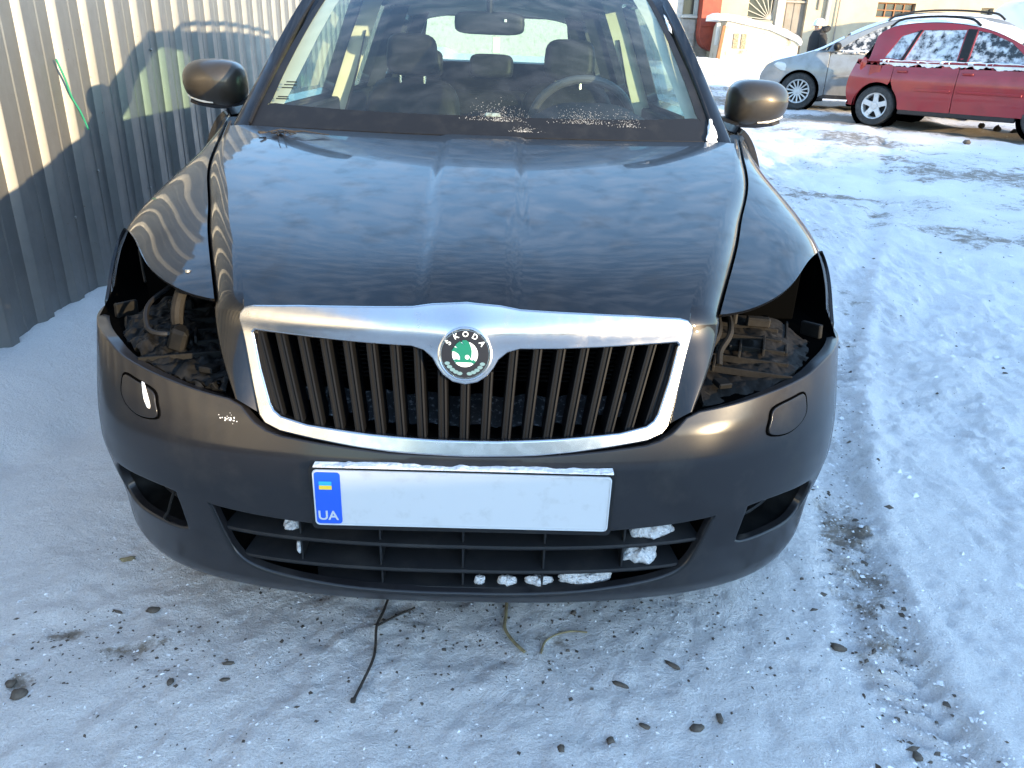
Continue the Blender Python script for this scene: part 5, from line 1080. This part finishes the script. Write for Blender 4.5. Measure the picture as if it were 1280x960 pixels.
# ------------------------------------------------------------------ walking person
def person():
    root = thing('person', 'person in white knitted hat and black hooded jacket walking behind the silver car', 'person', (6.66, 16.5, float(base_z(6.66, 16.5))), 0)
    J = [(0, 0, .86), (.0, 0, 1.08), (.0, 0, 1.24), (-.02, 0, 1.36), (-.04, 0, 1.42), (-.06, 0, 1.50),          # 0-5 pelvis..head
         (.0, .17, 1.28), (.05, .22, 1.05), (-.08, .20, .88), (.0, -.17, 1.28), (.04, -.22, 1.05), (-.10, -.20, .90),   # 6-11 arms
         (.0, .09, .82), (-.10, .10, .46), (-.02, .10, .07), (-.14, .10, .03), (.0, -.09, .82), (.10, -.10, .46), (.22, -.10, .10), (.12, -.10, .04)]
    E_ = [(0, 1), (1, 2), (2, 3), (3, 4), (4, 5), (2, 6), (6, 7), (7, 8), (2, 9), (9, 10), (10, 11), (0, 12), (12, 13), (13, 14), (14, 15), (0, 16), (16, 17), (17, 18), (18, 19)]
    R_ = [.14, .14, .15, .06, .075, .085, .07, .05, .04, .07, .05, .04, .09, .065, .045, .04, .09, .065, .045, .04]
    me = bpy.data.meshes.new('body'); me.from_pydata(J, E_, []); o = bpy.data.objects.new('body', me); C.objects.link(o); sk = o.modifiers.new('skin', 'SKIN'); o.modifiers.new('sub', 'SUBSURF').levels = 2
    for i, v in enumerate(me.skin_vertices[0].data): v.radius = (R_[i], R_[i]); v.use_root = (i == 0)
    dg = bpy.context.evaluated_depsgraph_get(); m2 = bpy.data.meshes.new_from_object(o.evaluated_get(dg)); bpy.data.objects.remove(o)
    JK = mat('black jacket', (.012, .012, .014), .8, bump=(40, .4, .01)); SKIN = mat('skin', (.50, .30, .22), .6); HAT = mat('white knit', (.72, .74, .78), .9, bump=(150, .8, .004)); TR = mat('dark trousers', (.02, .021, .026), .8)
    m2.materials.clear(); [m2.materials.append(q) for q in (SKIN, TR)]
    for p in m2.polygons: p.material_index = 0 if (p.center.z > 1.37 or (p.center.z < .93 and abs(p.center.y) > .17)) else 1; p.use_smooth = True
    b = link(bpy.data.objects.new('body', m2), root)
    ring = lambda c, rx, ry, n=20: [(c[0]+rx*math.cos(a), c[1]+ry*math.sin(a), c[2]) for a in np.linspace(0, 2*math.pi, n, endpoint=False)]
    MB().loft([ring((.01, 0, .72), .21, .23), ring((.01, 0, .90), .20, .22), ring((.0, 0, 1.08), .185, .215), ring((.0, 0, 1.24), .18, .235), ring((-.005, 0, 1.33), .14, .19), ring((-.02, 0, 1.38), .10, .11)], (False, True)).build('jacket', JK, root)
    for sy in (1, -1): MB().tube([(0, sy*.18, 1.29), (.045, sy*.235, 1.05), (-.05, sy*.215, .93)], [.095, .078, .062], 12).build('sleeve', JK, root)
    rnd = random.Random(3); hd = MB()
    for a in np.linspace(0, 2*math.pi, 16, endpoint=False):
        c = np.array([.055+.11*math.cos(a), .13*math.sin(a), 1.385+.05*math.cos(a)]); hd.lathe([(0, -.05), (.045, -.03), (.06, 0), (.045, .035), (0, .05)], c, Matrix.Rotation(rnd.uniform(0, 3), 3, 'X'), 8)
    hd.build('fur_hood', JK, root)
    MB().loft([ring((-.045, 0, 1.475), .108, .098), ring((-.045, 0, 1.52), .112, .102), ring((-.035, 0, 1.57), .10, .092), ring((-.025, 0, 1.605), .065, .06), ring((-.02, 0, 1.62), .02, .02)], (False, True)).build('hat', HAT, root)
    MB().loft([ring((-.155, 0, 1.425), .012, .010, 8), ring((-.165, 0, 1.440), .016, .013, 8), ring((-.150, 0, 1.475), .010, .009, 8)]).build('nose', SKIN, root)
    for sy in (1, -1):
        MB().lathe([(0, -.007), (.009, 0), (0, .007)], (-.139, sy*.032, 1.468), Matrix.Rotation(math.pi/2, 3, 'Y'), 8).build('eye', 'black', root); MB().box((-.05, sy*.086, 1.45), (.03, .015, .05), .006).build('ear', SKIN, root)
    MB().box((-.142, 0, 1.402), (.012, .045, .008), .003).build('mouth', mat('lips', (.32, .12, .10), .6), root)
    for sy, fx, fz in ((1, -.14, .035), (-1, .12, .045)): MB().box((fx+.03, sy*.10, fz), (.26, .10, .09), .03).build('boot', 'black', root)
    for sy, x0, z0 in ((1, -.08, .88), (-1, -.10, .90)):
        for k, l_ in enumerate((.06, .075, .08, .07)): MB().tube([(x0-.02+.018*k, sy*.205, z0-.02), (x0-.03+.018*k, sy*.20, z0-.05-l_*.3), (x0-.035+.018*k, sy*.185, z0-.06-l_*.6)], .009, 6).build('finger', SKIN, root)
        MB().tube([(x0-.02, sy*.19, z0-.01), (x0-.045, sy*.18, z0-.035), (x0-.05, sy*.175, z0-.06)], .010, 6).build('thumb', SKIN, root)
person()
# ------------------------------------------------------------------ unseen low garages, inferred from the yard's shade and added to cast it
gar = thing('unseen_garage_row', 'unseen low brick garage row behind the camera, added to shade the yard', 'garage', (9.6, -9.8, 0), math.radians(44.4)); GB = mat('garage brick', (.30, .17, .12), .9, noise=(6, (.22, .13, .10), .4, .7), bump=(20, .4, .02))
MB().box((0, -2.5, 1.05), (44, 5, 2.3), .03).build('wall', GB, gar); MB().box((0, -2.5, 2.26), (44.4, 5.4, .12), .03).build('roof', GREYW, gar)
g0 = None
for k in range(12):
    if g0 is None: g0 = o = MB().box((0, .02, 1.0), (2.6, .06, 2.0), .01).build('garage_door', GATE, gar)
    else: o = link(g0.copy(), gar)
    o.location = (-20+k*3.6, 0, 0)
# ------------------------------------------------------------------ litter on the snow
def on(x, y, h=0): return np.array([x, y, gz(x, y)+h])
def path(pts, h=.006): return smooth_poly([on(x, y, h) for x, y in pts], 6)
tw = MB().tube(path([(-.175, .27), (-.182, .205), (-.188, .145), (-.183, .09), (-.183, .05), (-.195, -.01), (-.203, -.05)]), [.0030]*36+[.0042], 7).build('twig', 'twig'); MB().tube(path([(-.187, .145), (-.165, .172), (-.138, .20), (-.115, .222)]), .0026, 6).build('side_shoot', 'twig', tw)
MB().box(tuple(on(-.204, -.052, .006)), (.010, .010, .008), .003).build('bud', 'twig', tw); tag(tw, 'forked dark twig lying on the snow in front of the bumper', 'twig')
o = MB().tube(path([(.093, .25), (.091, .20), (.088, .165), (.098, .135), (.118, .10), (.130, .085)]), .0036, 7).build('twig', 'leaf'); tag(o, 'pale bent stalk on the snow right of the forked twig', 'twig')
o = MB().tube(path([(.165, .09), (.175, .125), (.20, .15), (.235, .162), (.27, .16)], .003), .0022, 6).build('twig', 'leaf'); tag(o, 'thin curved grass stem on the snow right of the bent stalk', 'twig')
def lump(name, x, y, s, seed, m_, flat=.5, rz=0):
    rnd = random.Random(seed); bm = bmesh.new(); bmesh.ops.create_icosphere(bm, subdivisions=2, radius=1)
    for v in bm.verts: k = 1+rnd.uniform(-.28, .28); v.co = Vector((v.co.x*k*s[0]/2, v.co.y*k*s[1]/2, v.co.z*k*s[2]/2))
    me = bpy.data.meshes.new(name); bm.to_mesh(me); bm.free(); me.materials.append(MT[m_] if isinstance(m_, str) else m_); me.polygons.foreach_set('use_smooth', [True]*len(me.polygons))
    o = link(bpy.data.objects.new(name, me)); o.location = on(x, y, s[2]*.25); o.rotation_euler = (0, 0, rz); return o
for i, (x, y, s, rz, m_, lab, cat) in enumerate([
    (.44, .07, (.034, .011, .010), -.7, 'soil', 'long dark bark piece right of the car centre line, nearest the bumper', 'bark'), (.32, .01, (.036, .010, .008), -.45, 'soil', 'flat dark sliver on the snow left of the round pebble', 'bark'),
    (.355, -.09, (.024, .010, .008), -.5, 'soil', 'short dark sliver at the bottom of the picture centre right', 'bark'), (.455, -.092, (.026, .018, .010), .2, 'soil', 'brown clod pair left of the upright crumb', 'soil clod'),
    (.505, -.065, (.012, .026, .012), .1, 'soil', 'upright brown crumb right of the clod pair', 'soil clod'), (.815, .13, (.034, .018, .014), -.35, 'soil', 'brown clod at the left edge of the tyre rut', 'soil clod'),
    (.865, -.13, (.018, .022, .012), 0, 'soil', 'small brown clod low in the tyre rut', 'soil clod'), (.285, -.125, (.016, .020, .011), 0, 'soil', 'round dark pebble at the bottom centre', 'pebble'), (.19, -.155, (.013, .018, .010), .1, 'soil', 'round dark pebble at the bottom edge left of centre', 'pebble'),
    (.245, .225, (.014, .012, .010), 0, 'soil', 'black pebble just under the right half of the bumper', 'pebble'), (-.695, .205, (.030, .018, .012), .1, 'soil', 'brown clod on clean snow left of the bumper', 'soil clod'),
    (-.83, .385, (.040, .018, .008), .2, 'leaf', 'pale dry leaf on the snow beside the left bumper corner', 'leaf'), (-.77, .20, (.028, .007, .006), -.35, 'soil', 'thin dark sliver above the bare patch', 'bark'),
    (-.845, -.045, (.030, .026, .016), 0, 'soil', 'dark clod left of the picture below the bare patch', 'soil clod'), (-.875, -.02, (.020, .018, .012), 0, 'soil', 'smaller dark clod at the left edge below the bare patch', 'soil clod'),
    (-.57, -.01, (.014, .016, .009), 0, 'soil', 'lone brown crumb right of the bare patches', 'soil clod'), (-.475, .045, (.026, .009, .007), .1, 'soil', 'topmost of a row of dark crumbs left of the forked twig', 'soil clod'), (-.47, .005, (.022, .008, .006), .1, 'soil', 'lower of the row of dark crumbs left of the forked twig', 'soil clod'),
    (6.34, 9.59, (.10, .08, .07), 0, 'soil', 'dark stone on the snow beside the red hatchback', 'stone'), (7.62, 11.50, (.10, .09, .09), 0, 'soil', 'left stone of three under the red hatchback', 'stone'), (7.80, 11.35, (.11, .09, .10), 0, 'soil', 'middle stone of three under the red hatchback', 'stone'), (8.0, 11.2, (.13, .10, .09), 0, 'soil', 'right stone of three under the red hatchback', 'stone')]):
    tag(lump(cat.replace(' ', '_'), x, y, s, i, m_, rz=rz), lab, cat)
def scatter(name, n, fpos, smin, smax, m_, label, seed):
    rnd = random.Random(seed); mb = MB(); base = [(1, 0, 0), (0, 1, 0), (-1, 0, 0), (0, -1, 0), (0, 0, 1), (.7, .7, -.3), (-.7, -.6, -.2)]; Fc = [(0, 1, 4), (1, 2, 4), (2, 3, 4), (3, 0, 4)]
    pts = [fpos(rnd) for _ in range(n)]; zs = ground_z(np.array([p[0] for p in pts]), np.array([p[1] for p in pts]))
    for (x, y), z in zip(pts, zs):
        s = smin*(smax/smin)**(rnd.random()**2.2); a = rnd.uniform(0, 6.28); e = rnd.uniform(.35, 1); V_ = []
        for (u, v, w) in base[:5]:
            k = s*rnd.uniform(.7, 1.2); u, v = u*k, v*k*e; V_.append((x+u*math.cos(a)-v*math.sin(a), y+u*math.sin(a)+v*math.cos(a), z+w*k*.55-.0005))
        mb.add(V_, Fc)
    return tag(mb.build(name, m_, None, auto=60, fix=False), label, 'debris', kind='stuff')
def near_car(r):
    k = r.random()
    if k < .45: return (r.gauss(.1, .32), .30-abs(r.gauss(0, .18)))
    if k < .70: return (r.uniform(-.95, 1.0), r.uniform(-.25, .45))
    if k < .85: return (r.gauss(-.75, .14), r.gauss(.06, .07))
    y = r.uniform(-.2, 1.6); return (float(np.interp(y, [-2, .1, .45, .86, 1.18, 1.7], [.80, .91, .98, 1.10, 1.23, 1.43]))+r.gauss(0, .07), y)
scatter('soil_crumbs', 3600, near_car, .0008, .0070, 'soil', 'fine dark soil crumbs strewn over the snow round the bumper', 5)
def rut(r):
    y = -.2+2.4*r.random()**1.4; return (float(np.interp(y, [-2, .1, .45, .86, 1.18, 1.7, 3], [.80, .91, .98, 1.10, 1.23, 1.43, 2.05]))+r.gauss(0, .06), y)
scatter('rut_clods', 700, rut, .003, .011, 'snow', 'broken snow clods churned up in the tyre rut', 6)
def yard(r):
    x = 1.5+r.random()*6; y = .8+r.random()**1.3*9; return (x, y)
scatter('yard_crumbs', 1500, yard, .003, .014, 'soil', 'brown grass bits and crumbs over the trodden yard snow', 7)
def yard2(r):
    x = 1.25+r.random()*6; y = -.2+r.random()**1.2*9; return (x, y)
scatter('snow_clods', 2600, yard2, .004, .020, 'snow', 'small frozen snow clods scattered over the yard on the right', 9)
scatter('rut_soil', 200, rut, .004, .016, 'soil', 'brown soil clods churned up in the tyre rut', 12)
def fore(r): return (r.uniform(-1.0, 1.5), r.uniform(-.3, .75))
scatter('snow_grains', 9000, fore, .0012, .0055, 'snow', 'loose snow grains on the ground in front of the dark car', 13)
